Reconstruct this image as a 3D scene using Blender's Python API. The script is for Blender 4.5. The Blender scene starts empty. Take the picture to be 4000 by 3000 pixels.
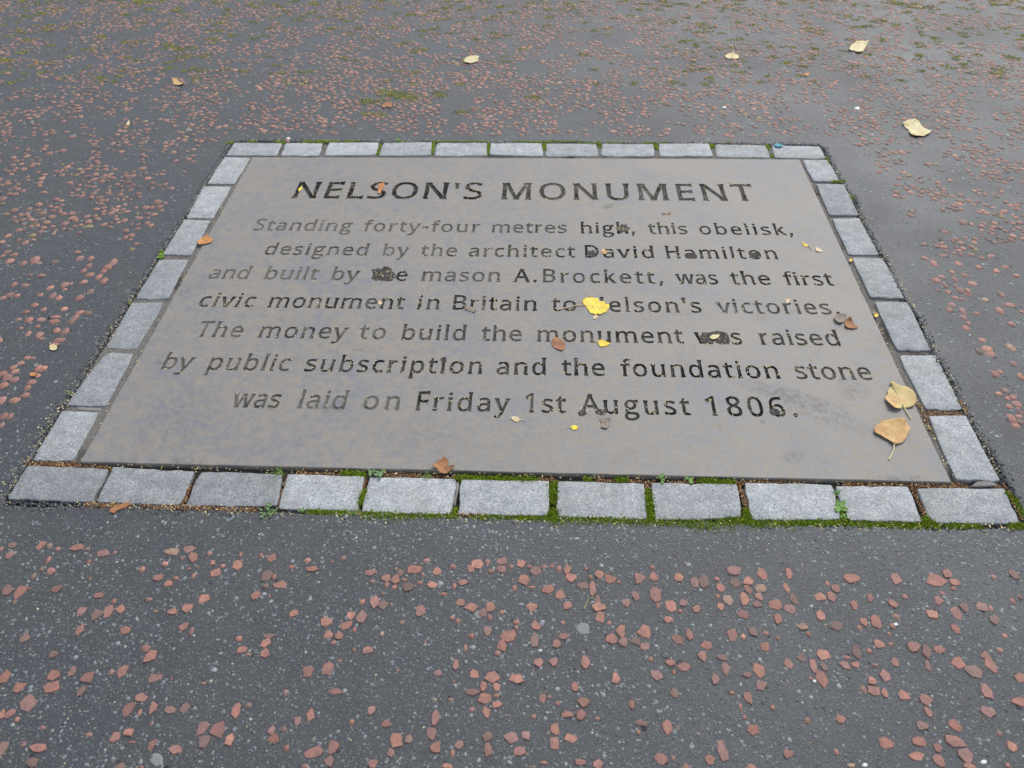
import bpy, math, random
import numpy as np
from mathutils import Vector, Matrix, noise
from mathutils.geometry import tessellate_polygon

scene = bpy.context.scene
C = scene.collection
R = math.radians

# ------------------------------------------------------------------ camera
# Ground frame: x along the long side of the sett border, y away from the
# viewer, z up, origin at the border's near left corner, metres.
FOC = 2910.47          # focal length in photo pixels (4000 wide)
ROT = np.array([[0.99916984, 0.03870664, -0.01270503], [0.01825817, -0.70426645, -0.70970093], [-0.03641786, 0.7088798, -0.70438851]])      # world -> camera (x right, y down, z forward)
CAM = np.array([1.203633, -0.972185, 1.362904])
cam_d = bpy.data.cameras.new('camera')
cam = bpy.data.objects.new('camera', cam_d)
C.objects.link(cam)
scene.camera = cam
m3 = ROT.T @ np.diag([1, -1, -1])
M = Matrix.Identity(4)
for i in range(3):
    for j in range(3):
        M[i][j] = m3[i][j]
    M[i][3] = CAM[i]
cam.matrix_world = M
cam_d.sensor_width = 36
cam_d.lens = FOC / 4000 * 36
cam_d.clip_start = 0.05
cam_d.clip_end = 1000
cam_d.dof.use_dof = True
cam_d.dof.focus_distance = 1.95
cam_d.dof.aperture_fstop = 4.5

# ------------------------------------------------------------------ light
world = bpy.data.worlds.new('World')
scene.world = world
world.use_nodes = True
wn = world.node_tree
sky = wn.nodes.new('ShaderNodeTexSky')
sky.sky_type = 'NISHITA'
sky.sun_disc = False
SUN_EL, SUN_AZ = R(48), R(28)     # azimuth clockwise from +y: behind, to the right
sky.sun_elevation = SUN_EL
sky.sun_rotation = SUN_AZ
sky.air_density = 1.0
sky.dust_density = 2.0
sky.ozone_density = 1.0
overcast = wn.nodes.new('ShaderNodeHueSaturation')      # cloud cover: the same sky, greyer
overcast.inputs['Saturation'].default_value = 0.45
wn.links.new(sky.outputs[0], overcast.inputs['Color'])
wn.links.new(overcast.outputs[0], wn.nodes['Background'].inputs[0])
wn.nodes['Background'].inputs[1].default_value = 0.15
sun_d = bpy.data.lights.new('sun', 'SUN')
sun_d.energy = 1.1
sun_d.angle = R(22)
sun_d.color = (1, 0.98, 0.93)
sun = bpy.data.objects.new('sun', sun_d)
C.objects.link(sun)
sd = Vector((math.sin(SUN_AZ) * math.cos(SUN_EL), math.cos(SUN_AZ) * math.cos(SUN_EL), math.sin(SUN_EL)))
sun.rotation_euler = sd.to_track_quat('Z', 'Y').to_euler()
sun.location = sd * 20
scene.view_settings.view_transform = 'Standard'
scene.view_settings.look = 'None'
scene.view_settings.gamma = 1
scene.view_settings.use_curve_mapping = False
scene.view_settings.exposure = 0.50
scene.cycles.max_bounces = 6

# ------------------------------------------------------------------ helpers
rng = np.random.default_rng(7)
random.seed(7)


def at(px, py, z=0.0):
    """point of the horizontal plane z seen at photo pixel (px, py)"""
    d = ROT.T @ np.array([(px - 2000) / FOC, (py - 1500) / FOC, 1.0])
    t = (z - CAM[2]) / d[2]
    p = CAM + d * t
    return Vector((p[0], p[1], z))


def to_px(x, y, z=0.0):
    P = np.stack([np.asarray(x) - CAM[0], np.asarray(y) - CAM[1], np.zeros_like(np.asarray(x, float)) + z - CAM[2]], -1) @ ROT.T
    return P[..., 0] / P[..., 2] * FOC + 2000, P[..., 1] / P[..., 2] * FOC + 1500


def link(name, mesh, m=None, parent=None, kind=None, label=None, cat=None, group=None):
    o = bpy.data.objects.new(name, mesh)
    C.objects.link(o)
    if m is not None and mesh is not None and not mesh.materials:
        mesh.materials.append(m)
    if parent:
        o.parent = parent
    for k, v in (('kind', kind), ('label', label), ('category', cat), ('group', group)):
        if v:
            o[k] = v
    return o


def mesh_of(name, verts, faces, smooth=False):
    me = bpy.data.meshes.new(name)
    me.from_pydata(verts, [], faces)
    if smooth:
        me.polygons.foreach_set('use_smooth', [True] * len(me.polygons))
    me.update()
    return me


def tint_attr(me, cols):
    a = me.attributes.new('tint', 'FLOAT_COLOR', 'POINT')
    c = np.ones((len(cols), 4), np.float32)
    c[:, :3] = cols
    a.data.foreach_set('color', c.ravel())


class NT:
    """small node-tree writer"""
    def __init__(s, name, rough=0.7, spec=0.5):
        s.m = bpy.data.materials.new(name)
        s.m.use_nodes = True
        s.t = s.m.node_tree
        s.b = s.t.nodes['Principled BSDF']
        s.b.inputs['Roughness'].default_value = rough
        s.b.inputs['Specular IOR Level'].default_value = spec

    def n(s, typ, **kw):
        x = s.t.nodes.new(typ)
        for k, v in kw.items():
            if k.startswith('i_'):
                x.inputs[k[2:].replace('_', ' ')].default_value = v
            else:
                setattr(x, k, v)
        return x

    def l(s, a, b):
        s.t.links.new(a, b)

    def pos(s):
        if not hasattr(s, '_p'):
            s._p = s.n('ShaderNodeNewGeometry').outputs['Position']
        return s._p

    def noise(s, scale, detail=4, rough=0.55, vec=None, dist=0.0):
        x = s.n('ShaderNodeTexNoise')
        x.inputs['Scale'].default_value = scale
        x.inputs['Detail'].default_value = detail
        x.inputs['Roughness'].default_value = rough
        x.inputs['Distortion'].default_value = dist
        s.l(vec or s.pos(), x.inputs['Vector'])
        return x

    def voro(s, scale, feature='F1', vec=None, rand=1.0):
        x = s.n('ShaderNodeTexVoronoi', feature=feature)
        x.inputs['Scale'].default_value = scale
        x.inputs['Randomness'].default_value = rand
        s.l(vec or s.pos(), x.inputs['Vector'])
        return x

    def ramp(s, fac, stops, interp='LINEAR'):
        x = s.n('ShaderNodeValToRGB')
        cr = x.color_ramp
        cr.interpolation = interp
        while len(cr.elements) < len(stops):
            cr.elements.new(0.5)
        for e, (p, c) in zip(cr.elements, stops):
            e.position = p
            e.color = (c, c, c, 1) if isinstance(c, (int, float)) else (*c, 1)
        s.l(fac, x.inputs[0])
        return x.outputs[0]

    def mix(s, fac, a, b, mode='MIX'):
        x = s.n('ShaderNodeMix', data_type='RGBA', blend_type=mode)
        for sock, v in ((x.inputs[0], fac), (x.inputs[6], a), (x.inputs[7], b)):
            if isinstance(v, (int, float)):
                sock.default_value = v
            elif isinstance(v, tuple):
                sock.default_value = (*v, 1)
            else:
                s.l(v, sock)
        return x.outputs[2]

    def math(s, op, a, b=None, clamp=False):
        x = s.n('ShaderNodeMath', operation=op, use_clamp=clamp)
        for sock, v in ((x.inputs[0], a), (x.inputs[1], b)):
            if v is None:
                continue
            if isinstance(v, (int, float)):
                sock.default_value = v
            else:
                s.l(v, sock)
        return x.outputs[0]

    def bump(s, h, dist, strength=1.0, prev=None):
        x = s.n('ShaderNodeBump')
        x.inputs['Distance'].default_value = dist
        x.inputs['Strength'].default_value = strength
        s.l(h, x.inputs['Height'])
        if prev:
            s.l(prev, x.inputs['Normal'])
        return x.outputs[0]

    def color(s, c):
        if isinstance(c, tuple):
            s.b.inputs['Base Color'].default_value = (*c, 1)
        else:
            s.l(c, s.b.inputs['Base Color'])

    def rough(s, c):
        s.l(c, s.b.inputs['Roughness'])

    def normal(s, c):
        s.l(c, s.b.inputs['Normal'])


# ------------------------------------------------------------------ materials
def mat_asphalt():
    k = NT('asphalt', 0.62, 0.5)
    big = k.noise(2.2, 5, 0.6)
    mid = k.noise(11, 5, 0.6)
    fine = k.noise(260, 4, 0.7)
    base = k.ramp(big.outputs[0], [(0.3, (0.047, 0.057, 0.067)), (0.7, (0.075, 0.079, 0.082))])
    base = k.mix(k.ramp(mid.outputs[0], [(0.42, 0.0), (0.75, 0.5)]), base, (0.048, 0.048, 0.051))
    # fine aggregate showing through the worn binder
    v = k.voro(230)
    sp = k.ramp(v.outputs['Distance'], [(0.28, 1.0), (0.42, 0.0)])
    pick = k.ramp(v.outputs['Color'], [(0.45, 0.0), (0.6, 1.0)])
    msk = k.math('MULTIPLY', sp, pick)
    msk = k.math('MULTIPLY', msk, 0.75)
    stone = k.ramp(v.outputs['Color'], [(0.3, (0.10, 0.105, 0.11)), (0.7, (0.17, 0.18, 0.18)), (0.9, (0.24, 0.22, 0.19))])
    col = k.mix(msk, base, stone)
    col = k.mix(k.ramp(fine.outputs[0], [(0.35, 0.5), (0.58, 0.0)]), col, (0.03, 0.03, 0.032))
    pit = k.voro(150)
    pm = k.math('MULTIPLY', k.ramp(pit.outputs['Distance'], [(0.16, 1.0), (0.3, 0.0)]), k.ramp(pit.outputs['Color'], [(0.55, 0.0), (0.6, 0.75)]))
    col = k.mix(pm, col, (0.018, 0.018, 0.02))  # pits have no depth here, their shade is put into the colour
    gr = k.noise(520, 3, 0.7)
    col = k.mix(0.7, col, k.ramp(gr.outputs[0], [(0.3, 0.6), (0.7, 1.35)]), 'MULTIPLY')
    # red chippings far beyond the ones built one by one
    sx = k.n('ShaderNodeSeparateXYZ')
    k.l(k.pos(), sx.inputs[0])
    far = k.math('MAXIMUM', k.math('MULTIPLY', k.math('SUBTRACT', sx.outputs[1], 4.3), 4.0, True),
                 k.math('MULTIPLY', k.math('SUBTRACT', k.math('ABSOLUTE', k.math('SUBTRACT', sx.outputs[0], 1.1)), 3.7), 4.0, True))
    far = k.math('MAXIMUM', far, k.math('MULTIPLY', k.math('SUBTRACT', -1.2, sx.outputs[1]), 4.0, True))
    v2 = k.voro(42)
    rm = k.math('MULTIPLY', k.ramp(v2.outputs['Distance'], [(0.36, 1.0), (0.44, 0.0)]), k.ramp(mid.outputs[0], [(0.5, 0.0), (0.56, 1.0)]))
    col = k.mix(k.math('MULTIPLY', rm, far), col, (0.29, 0.12, 0.09))
    k.color(col)
    h = k.math('ADD', k.math('MULTIPLY', fine.outputs[0], 0.7), k.math('MULTIPLY', sp, 0.5))
    nb = k.bump(h, 0.0012, 0.6)
    nb = k.bump(mid.outputs[0], 0.006, 0.5, nb)
    k.normal(nb)
    k.rough(k.ramp(big.outputs[0], [(0.3, 0.5), (0.7, 0.68)]))
    return k.m


def mat_tinted(name, rough=0.75, grain=300, amount=0.35, bump=0.0006, spec=0.4):
    """stones, seeds and litter: colour from the piece's own tint"""
    k = NT(name, rough, spec)
    a = k.n('ShaderNodeAttribute', attribute_name='tint')
    f = k.noise(grain, 3, 0.6)
    c = k.mix(amount, a.outputs[0], k.ramp(f.outputs[0], [(0.3, 0.25), (0.7, 0.85)]), 'MULTIPLY')
    c = k.mix(1.0, c, (1.25, 1.25, 1.25), 'MULTIPLY')
    k.color(c)
    k.normal(k.bump(f.outputs[0], bump, 0.8))
    return k.m


def mat_chip():
    k = NT('red_chipping_stone', 0.68, 0.4)
    a = k.n('ShaderNodeAttribute', attribute_name='tint')
    f = k.noise(380, 4, 0.65)
    g = k.noise(70, 4, 0.6)
    c = k.mix(k.ramp(g.outputs[0], [(0.38, 0.0), (0.68, 0.65)]), a.outputs[0], (0.19, 0.12, 0.10))
    c = k.mix(0.5, c, k.ramp(f.outputs[0], [(0.3, 0.45), (0.7, 1.15)]), 'MULTIPLY')
    k.color(c)
    k.normal(k.bump(f.outputs[0], 0.0009, 0.9))
    return k.m


def mat_sett():
    k = NT('granite', 0.72, 0.4)
    oi = k.n('ShaderNodeObjectInfo')
    v = k.voro(420)
    n1 = k.noise(330, 3, 0.7)
    n2 = k.noise(28, 5, 0.65)
    n3 = k.noise(9, 3, 0.5)
    c = k.ramp(v.outputs['Color'], [(0.15, (0.33, 0.355, 0.37)), (0.4, (0.48, 0.51, 0.52)), (0.65, (0.60, 0.625, 0.63)), (0.9, (0.74, 0.76, 0.74))])
    c = k.mix(k.ramp(n1.outputs[0], [(0.36, 0.8), (0.46, 0.0)]), c, (0.20, 0.21, 0.23))
    c = k.mix(k.ramp(n2.outputs[0], [(0.42, 0.0), (0.66, 0.6)]), c, (0.26, 0.28, 0.30))
    c = k.mix(k.ramp(n3.outputs[0], [(0.42, 0.0), (0.72, 0.4)]), c, (0.34, 0.34, 0.32))
    tone = k.ramp(oi.outputs['Random'], [(0.0, 0.74), (1.0, 0.97)])
    c = k.mix(1.0, c, tone, 'MULTIPLY')
    c = k.mix(1.0, c, oi.outputs['Color'], 'MULTIPLY')
    n5 = k.noise(150, 4, 0.75)
    c = k.mix(0.75, c, k.ramp(n5.outputs[0], [(0.3, 0.62), (0.7, 1.12)]), 'MULTIPLY')
    k.color(c)
    h = k.math('ADD', n1.outputs[0], k.math('MULTIPLY', v.outputs['Distance'], 0.6))
    nb = k.bump(h, 0.0016, 0.7)
    nb = k.bump(n2.outputs[0], 0.006, 0.5, nb)
    k.normal(nb)
    return k.m


def mat_slab():
    k = NT('slate_grey_slab', 0.55, 0.5)
    n1 = k.noise(4.2, 7, 0.68, dist=0.6)
    n2 = k.noise(36, 7, 0.75)
    n3 = k.noise(150, 4, 0.7)
    n4 = k.noise(600, 2, 0.6)
    c = k.ramp(n1.outputs[0], [(0.34, (0.185, 0.192, 0.206)), (0.5, (0.222, 0.213, 0.200)), (0.66, (0.245, 0.225, 0.195))])
    c = k.mix(k.ramp(n2.outputs[0], [(0.48, 0.0), (0.62, 0.6)]), c, (0.31, 0.255, 0.19))
    c = k.mix(k.ramp(n2.outputs[0], [(0.34, 0.65), (0.48, 0.0)]), c, (0.155, 0.165, 0.19))
    c = k.mix(k.ramp(n3.outputs[0], [(0.56, 0.0), (0.70, 0.5)]), c, (0.36, 0.30, 0.235))
    c = k.mix(k.ramp(n3.outputs[0], [(0.27, 0.5), (0.40, 0.0)]), c, (0.16, 0.165, 0.185))
    n5 = k.noise(330, 3, 0.7)
    c = k.mix(0.55, c, k.ramp(n5.outputs[0], [(0.3, 0.62), (0.7, 1.3)]), 'MULTIPLY')
    # scuffs and stains with places of their own (x, y, length, width, angle, strength)
    sx = k.n('ShaderNodeSeparateXYZ')
    k.l(k.pos(), sx.inputs[0])
    smear = k.noise(70, 5, 0.75)
    for (px, py, ln, wd, ang, st) in STAINS:
        p = at(px, py)
        ca, sa = math.cos(ang), math.sin(ang)
        dx = k.math('SUBTRACT', sx.outputs[0], p.x)
        dy = k.math('SUBTRACT', sx.outputs[1], p.y)
        u = k.math('DIVIDE', k.math('ADD', k.math('MULTIPLY', dx, ca), k.math('MULTIPLY', dy, sa)), ln)
        w = k.math('DIVIDE', k.math('SUBTRACT', k.math('MULTIPLY', dy, ca), k.math('MULTIPLY', dx, sa)), wd)
        r = k.math('ADD', k.math('MULTIPLY', u, u), k.math('MULTIPLY', w, w))
        f = k.math('SUBTRACT', 1.0, r, True)
        f = k.math('MULTIPLY', f, k.ramp(smear.outputs[0], [(0.42, 0.0), (0.62, st)]))
        c = k.mix(f, c, (0.105, 0.108, 0.118))
    sc_ = k.noise(9, 8, 0.85)
    c = k.mix(k.ramp(sc_.outputs[0], [(0.56, 0.0), (0.64, 0.4)]), c, (0.15, 0.145, 0.14))
    k.color(c)
    nb = k.bump(n4.outputs[0], 0.0003, 0.5)
    nb = k.bump(n3.outputs[0], 0.0007, 0.6, nb)
    nb = k.bump(n2.outputs[0], 0.0012, 0.6, nb)
    k.normal(nb)
    k.rough(k.ramp(n2.outputs[0], [(0.3, 0.48), (0.7, 0.68)]))
    return k.m


def mat_letter():
    """floor of the carved letters: dark silt, wetter or drier by word"""
    k = NT('silt_in_carving', 0.8, 0.15)
    oi = k.n('ShaderNodeObjectInfo')
    n = k.noise(19, 5, 0.65)
    n2 = k.noise(420, 3, 0.7)
    f = k.math('ADD', k.math('SUBTRACT', oi.outputs['Alpha'], 0.08), k.math('MULTIPLY', k.math('SUBTRACT', n.outputs[0], 0.5), 3.0), True)
    c = k.mix(f, (0.155, 0.145, 0.126), (0.013, 0.013, 0.014))
    c = k.mix(0.6, c, k.ramp(n2.outputs[0], [(0.3, 0.4), (0.7, 1.3)]), 'MULTIPLY')
    k.color(c)
    k.normal(k.bump(n2.outputs[0], 0.0012, 0.9))
    return k.m


def mat_bed():
    k = NT('joint_mortar', 0.9, 0.2)
    n1 = k.noise(7, 4, 0.6)
    n2 = k.noise(160, 5, 0.7)
    sx = k.n('ShaderNodeSeparateXYZ')
    k.l(k.pos(), sx.inputs[0])
    low = k.math('MULTIPLY', k.math('SUBTRACT', 0.16, sx.outputs[1]), 14.0, True)
    c = k.ramp(n2.outputs[0], [(0.3, (0.10, 0.095, 0.088)), (0.55, (0.185, 0.175, 0.16)), (0.8, (0.25, 0.24, 0.22))])
    d = k.ramp(n2.outputs[0], [(0.3, (0.02, 0.017, 0.014)), (0.8, (0.075, 0.055, 0.04))])
    f = k.math('MAXIMUM', low, k.ramp(n1.outputs[0], [(0.52, 0.0), (0.66, 0.9)]))
    k.color(k.mix(f, c, d))
    k.normal(k.bump(n2.outputs[0], 0.003, 0.9))
    return k.m


def mat_simple(name, c1, c2, scale=90, rough=0.6, bump=0.0004, c3=None, sub=0.0, big=22):
    k = NT(name, rough, 0.4)
    n = k.noise(scale, 5, 0.65)
    b = k.noise(big, 4, 0.6)
    c = k.mix(k.ramp(n.outputs[0], [(0.35, 0.0), (0.65, 1.0)]), c1, c2)
    if c3:
        c = k.mix(k.ramp(b.outputs[0], [(0.45, 0.0), (0.62, 0.85)]), c, c3)
    if 'leaf' in name:                 # age spots
        sp_ = k.noise(150, 3, 0.8)
        c = k.mix(k.ramp(sp_.outputs[0], [(0.63, 0.0), (0.70, 0.7)]), c, (0.20, 0.09, 0.03))
        c = k.mix(0.5, c, k.ramp(k.noise(40, 4, 0.7).outputs[0], [(0.3, 0.6), (0.7, 1.25)]), 'MULTIPLY')
    k.color(c)
    if sub:
        k.b.inputs['Subsurface Weight'].default_value = sub
        k.b.inputs['Subsurface Radius'].default_value = (0.004, 0.004, 0.002)
    k.normal(k.bump(n.outputs[0], bump, 0.8))
    return k.m


STAINS = [(3080, 1550, 0.15, 0.035, -0.38, 0.95), (3180, 1600, 0.16, 0.05, -0.6, 0.8), (3330, 1520, 0.05, 0.05, 0, 0.8),
          (2985, 1640, 0.045, 0.008, 1.0, 1.0), (3095, 1785, 0.03, 0.03, 0, 0.8), (640, 1420, 0.03, 0.012, 0, 0.9),
          (725, 1805, 0.05, 0.02, 0, 0.9), (500, 1805, 0.04, 0.015, 0, 0.7), (3480, 1872, 0.05, 0.012, 0, 0.9),
          (3550, 1872, 0.05, 0.012, 0, 0.9), (1290, 1590, 0.06, 0.03, 0, 0.8), (2600, 1230, 0.2, 0.05, 0.1, 0.35),
          (1160, 700, 0.06, 0.03, 0.3, 0.35), (750, 1130, 0.12, 0.05, 0.9, 0.35), (1400, 1370, 0.02, 0.01, 0, 0.9),
          (1640, 1700, 0.15, 0.05, 0, 0.3), (700, 1640, 0.12, 0.14, 0, 0.35)]

M_ASPHALT = mat_asphalt()
M_CHIP = mat_chip()
M_STONE = mat_tinted('grey_aggregate', 0.6, 500, 0.4)
M_SEED = mat_tinted('seed_and_litter', 0.7, 500, 0.3)
M_MOSS = mat_tinted('moss_green', 0.85, 200, 0.3, spec=0.15)
M_SETT = mat_sett()
M_SLAB = mat_slab()
M_LETTER = mat_letter()
M_BED = mat_bed()

# ------------------------------------------------------------------ scattering
def pieces(name, x, y, z, rx, ry, rot, h, cols, K=6, sink=0.0008, m=None, parent=None, irregular=0.3, top=0.8, **kw):
    """flat-topped angular pieces, all in one mesh (only for what nobody could count)"""
    N = len(x)
    if N == 0:
        return None
    ang = np.linspace(0, 2 * np.pi, K, endpoint=False)[None] + rng.uniform(-0.3, 0.3, (N, K)) * 6 / K
    rad = 1 - rng.uniform(0, irregular, (N, K))
    ux, uy = np.cos(ang) * rad, np.sin(ang) * rad
    cr, sr = np.cos(rot)[:, None], np.sin(rot)[:, None]
    bx, by = ux * rx[:, None], uy * ry[:, None]
    gx, gy = bx * cr - by * sr, bx * sr + by * cr
    tilt = rng.uniform(-0.25, 0.25, (N, 2)) * (h / rx)[:, None]
    base = np.stack([x[:, None] + gx, y[:, None] + gy, np.broadcast_to((z - sink)[:, None], gx.shape)], -1)
    tz = (z + h)[:, None] + gx * top * tilt[:, :1] + gy * top * tilt[:, 1:]
    topv = np.stack([x[:, None] + gx * top, y[:, None] + gy * top, tz], -1)
    V = np.concatenate([base, topv], 1).reshape(-1, 3)
    off = (np.arange(N) * 2 * K)[:, None]
    a = np.arange(K)
    b = (a + 1) % K
    quads = np.stack([a, b, b + K, a + K], -1)[None] + off[:, None]
    tops = (a + K)[None] + off
    me = bpy.data.meshes.new(name)
    nq = N * K
    me.vertices.add(len(V))
    me.vertices.foreach_set('co', V.astype(np.float32).ravel())
    me.loops.add(nq * 4 + N * K)
    me.loops.foreach_set('vertex_index', np.concatenate([quads.reshape(-1), tops.reshape(-1)]).astype(np.int32))
    me.polygons.add(nq + N)
    me.polygons.foreach_set('loop_start', np.concatenate([np.arange(nq) * 4, nq * 4 + np.arange(N) * K]).astype(np.int32))
    me.update(calc_edges=True)
    me.validate()
    tint_attr(me, np.repeat(cols, 2 * K, axis=0))
    return link(name, me, m, parent, **kw)


def pick(palette, n, var=0.12):
    p = np.array([c for c, _ in palette])
    w = np.array([q for _, q in palette], float)
    c = p[rng.choice(len(p), n, p=w / w.sum())]
    return c * (1 + rng.normal(0, var, (n, 1))).clip(0.5, 1.6)


CHIP_PAL = [((0.42, 0.195, 0.150), 6), ((0.37, 0.185, 0.155), 5), ((0.46, 0.225, 0.165), 3), ((0.31, 0.175, 0.155), 3), ((0.24, 0.155, 0.13), 2), ((0.40, 0.27, 0.19), 0.35)]
STONE_PAL = [((0.14, 0.16, 0.17), 8), ((0.19, 0.21, 0.215), 7), ((0.24, 0.26, 0.255), 3), ((0.17, 0.155, 0.135), 2), ((0.10, 0.11, 0.118), 6), ((0.33, 0.33, 0.29), 0.2)]
SEED_PAL = [((0.62, 0.52, 0.27), 5), ((0.70, 0.62, 0.40), 3), ((0.48, 0.36, 0.14), 2), ((0.55, 0.50, 0.20), 1)]
LITTER_PAL = [((0.20, 0.09, 0.04), 5), ((0.33, 0.19, 0.08), 4), ((0.48, 0.36, 0.16), 3), ((0.10, 0.05, 0.03), 4), ((0.28, 0.11, 0.06), 2), ((0.25, 0.22, 0.18), 1)]
MOSS_PAL = [((0.15, 0.235, 0.015), 5), ((0.21, 0.31, 0.02), 4), ((0.10, 0.15, 0.012), 3), ((0.23, 0.25, 0.03), 2)]

# ------------------------------------------------------------------ the slab and its border: measured corners
TOP_ROW = [[(915, 557), (1103, 558), (1081, 608), (881, 608)], [(1116, 557), (1262, 558), (1245, 607), (1096, 607)],
           [(1286, 556), (1482, 556), (1467, 605), (1266, 607)], [(1497, 555), (1690, 554), (1684, 606), (1479, 608)],
           [(1708, 557), (1904, 556), (1902, 605), (1696, 607)], [(1917, 557), (2118, 558), (2121, 610), (1912, 605)],
           [(2134, 560), (2330, 560), (2338, 609), (2132, 610)], [(2352, 560), (2553, 561), (2558, 610), (2350, 610)],
           [(2573, 560), (2770, 560), (2785, 610), (2576, 610)], [(2791, 562), (2991, 566), (3010, 615), (2800, 611)],
           [(3014, 565), (3204, 572), (3229, 619), (3025, 616)]]
NEAR_ROW = [[(108, 1818), (425, 1830), (362, 1961), (27, 1948)], [(441, 1822), (760, 1838), (701, 1972), (375, 1961)],
            [(780, 1840), (1106, 1853), (1081, 1977), (721, 1977)], [(1123, 1850), (1425, 1859), (1398, 1997), (1086, 1986)],
            [(1442, 1860), (1780, 1868), (1768, 2008), (1414, 2002)], [(1802, 1873), (2147, 1878), (2144, 2015), (1789, 2009)],
            [(2177, 1877), (2518, 1886), (2529, 2029), (2175, 2018)], [(2542, 1884), (2879, 1889), (2906, 2024), (2558, 2030)],
            [(2908, 1884), (3250, 1893), (3286, 2030), (2940, 2031)], [(3264, 1895), (3549, 1898), (3606, 2038), (3312, 2031)],
            [(3581, 1906), (3922, 1907), (3988, 2045), (3640, 2042)]]
LEFT_COL = [[(876, 612), (979, 614), (914, 719), (807, 719)], [(794, 726), (904, 728), (831, 851), (726, 849)],
            [(719, 858), (824, 861), (746, 998), (634, 994)], [(621, 1012), (739, 1012), (655, 1168), (529, 1166)],
            [(514, 1181), (640, 1181), (533, 1362), (412, 1360)], [(408, 1377), (524, 1379), (412, 1588), (258, 1584)],
            [(241, 1603), (387, 1609), (281, 1801), (123, 1797)]]
RIGHT_COL = [[(3136, 624), (3235, 623), (3280, 708), (3177, 707)], [(3188, 717), (3297, 719), (3356, 840), (3239, 839)],
             [(3251, 853), (3358, 851), (3438, 994), (3315, 992)], [(3327, 1005), (3449, 1007), (3535, 1167), (3400, 1161)],
             [(3414, 1179), (3544, 1179), (3641, 1367), (3504, 1367)], [(3511, 1385), (3657, 1385), (3764, 1601), (3616, 1597)],
             [(3625, 1622), (3773, 1624), (3908, 1878), (3736, 1875)]]
OUT = [at(27, 1948), at(3988, 2045), at(3204, 572), at(915, 557)]     # outer corners of the border
X0, X1 = 0.0, OUT[1].x
Y0, Y1 = 0.0, OUT[2].y


def edge_dist(x, y):
    """signed distance outside the border rectangle (negative inside)"""
    dx = np.maximum(X0 - x, x - X1)
    dy = np.maximum(Y0 - y, y - Y1)
    return np.where((dx > 0) & (dy > 0), np.hypot(dx, dy), np.maximum(dx, dy))


# ------------------------------------------------------------------ ground
def jag(x, y, a=1.0):
    return a * (0.006 * noise.noise(Vector((x * 9, y * 9, 3))) + 0.004 * noise.noise(Vector((x * 45, y * 45, 8))))


def gap_at(side, t):
    """width of the crumbled strip between the setts and the asphalt, by side"""
    n = 0.5 + 0.5 * noise.noise(Vector((t * 5, side * 7.3, 0)))
    if side == 0:
        return 0.012 + 0.008 * n                              # near side, mossy
    if side == 1:
        return 0.003 + 0.030 * n * n                              # right
    if side == 2:
        return 0.006 + 0.022 * n * n                              # far
    return 0.002 + 0.024 * n * n                                  # left


def inner_loop():
    P = []
    step = 0.012
    for side, (a, b) in enumerate((((X0, Y0), (X1, Y0)), ((X1, Y0), (X1, Y1)), ((X1, Y1), (X0, Y1)), ((X0, Y1), (X0, Y0)))):
        a, b = Vector(a), Vector(b)
        d = (b - a)
        L = d.length
        d /= L
        nrm = Vector((d.y, -d.x))
        n = int(L / step)
        g_prev = gap_at((side - 1) % 4, 1.0)
        for i in range(n):
            s = i / n
            p = a + d * (L * s)
            g = gap_at(side, s * 2.2)
            q = p + nrm * (g + jag(p.x, p.y))
            # ease round the corners
            e = min(s * L / 0.05, 1)
            q = q - d * (1 - e) * 0.02 * 0
            P.append((q.x, q.y))
    return P


inner = inner_loop()
cx, cy = (X0 + X1) / 2, (Y0 + Y1) / 2
V, F = [], []
n_in = len(inner)
rings = [(0, -0.016), (0, 0.0)]
for k_, z_ in ((0, -0.018), (0, -0.0025), (0.006, 0.0003)):
    for (x, y) in inner:
        d = Vector((x - cx, y - cy))
        d = Vector((d.x / (X1 - X0), d.y / (Y1 - Y0)))
        s = Vector((1 if d.x > 0 else -1, 0)) if abs(d.x) > abs(d.y) else Vector((0, 1 if d.y > 0 else -1))
        jz = 0.0015 * noise.noise(Vector((x * 60, y * 60, 1)))
        V.append((x + s.x * k_, y + s.y * k_, z_ + (jz if k_ == 0 and z_ > -0.01 else 0)))
for scale in (1.12, 1.5, 3.0, 12.0, 180.0):
    for (x, y) in inner:
        dx, dy = (x - cx) / ((X1 - X0) / 2), (y - cy) / ((Y1 - Y0) / 2)
        q = max(abs(dx), abs(dy))
        dx, dy = dx / q, dy / q
        V.append((cx + dx * (X1 - X0) / 2 * scale, cy + dy * (Y1 - Y0) / 2 * scale, 0.0))
nr = len(V) // n_in
for r_ in range(nr - 1):
    for i in range(n_in):
        j = (i + 1) % n_in
        F.append((r_ * n_in + i, (r_ + 1) * n_in + i, (r_ + 1) * n_in + j, r_ * n_in + j))
F = [f[::-1] for f in F]
ground = link('asphalt_ground', mesh_of('asphalt_ground', V, F), M_ASPHALT, kind='structure',
              label='dark worn asphalt with embedded red chippings')

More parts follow.
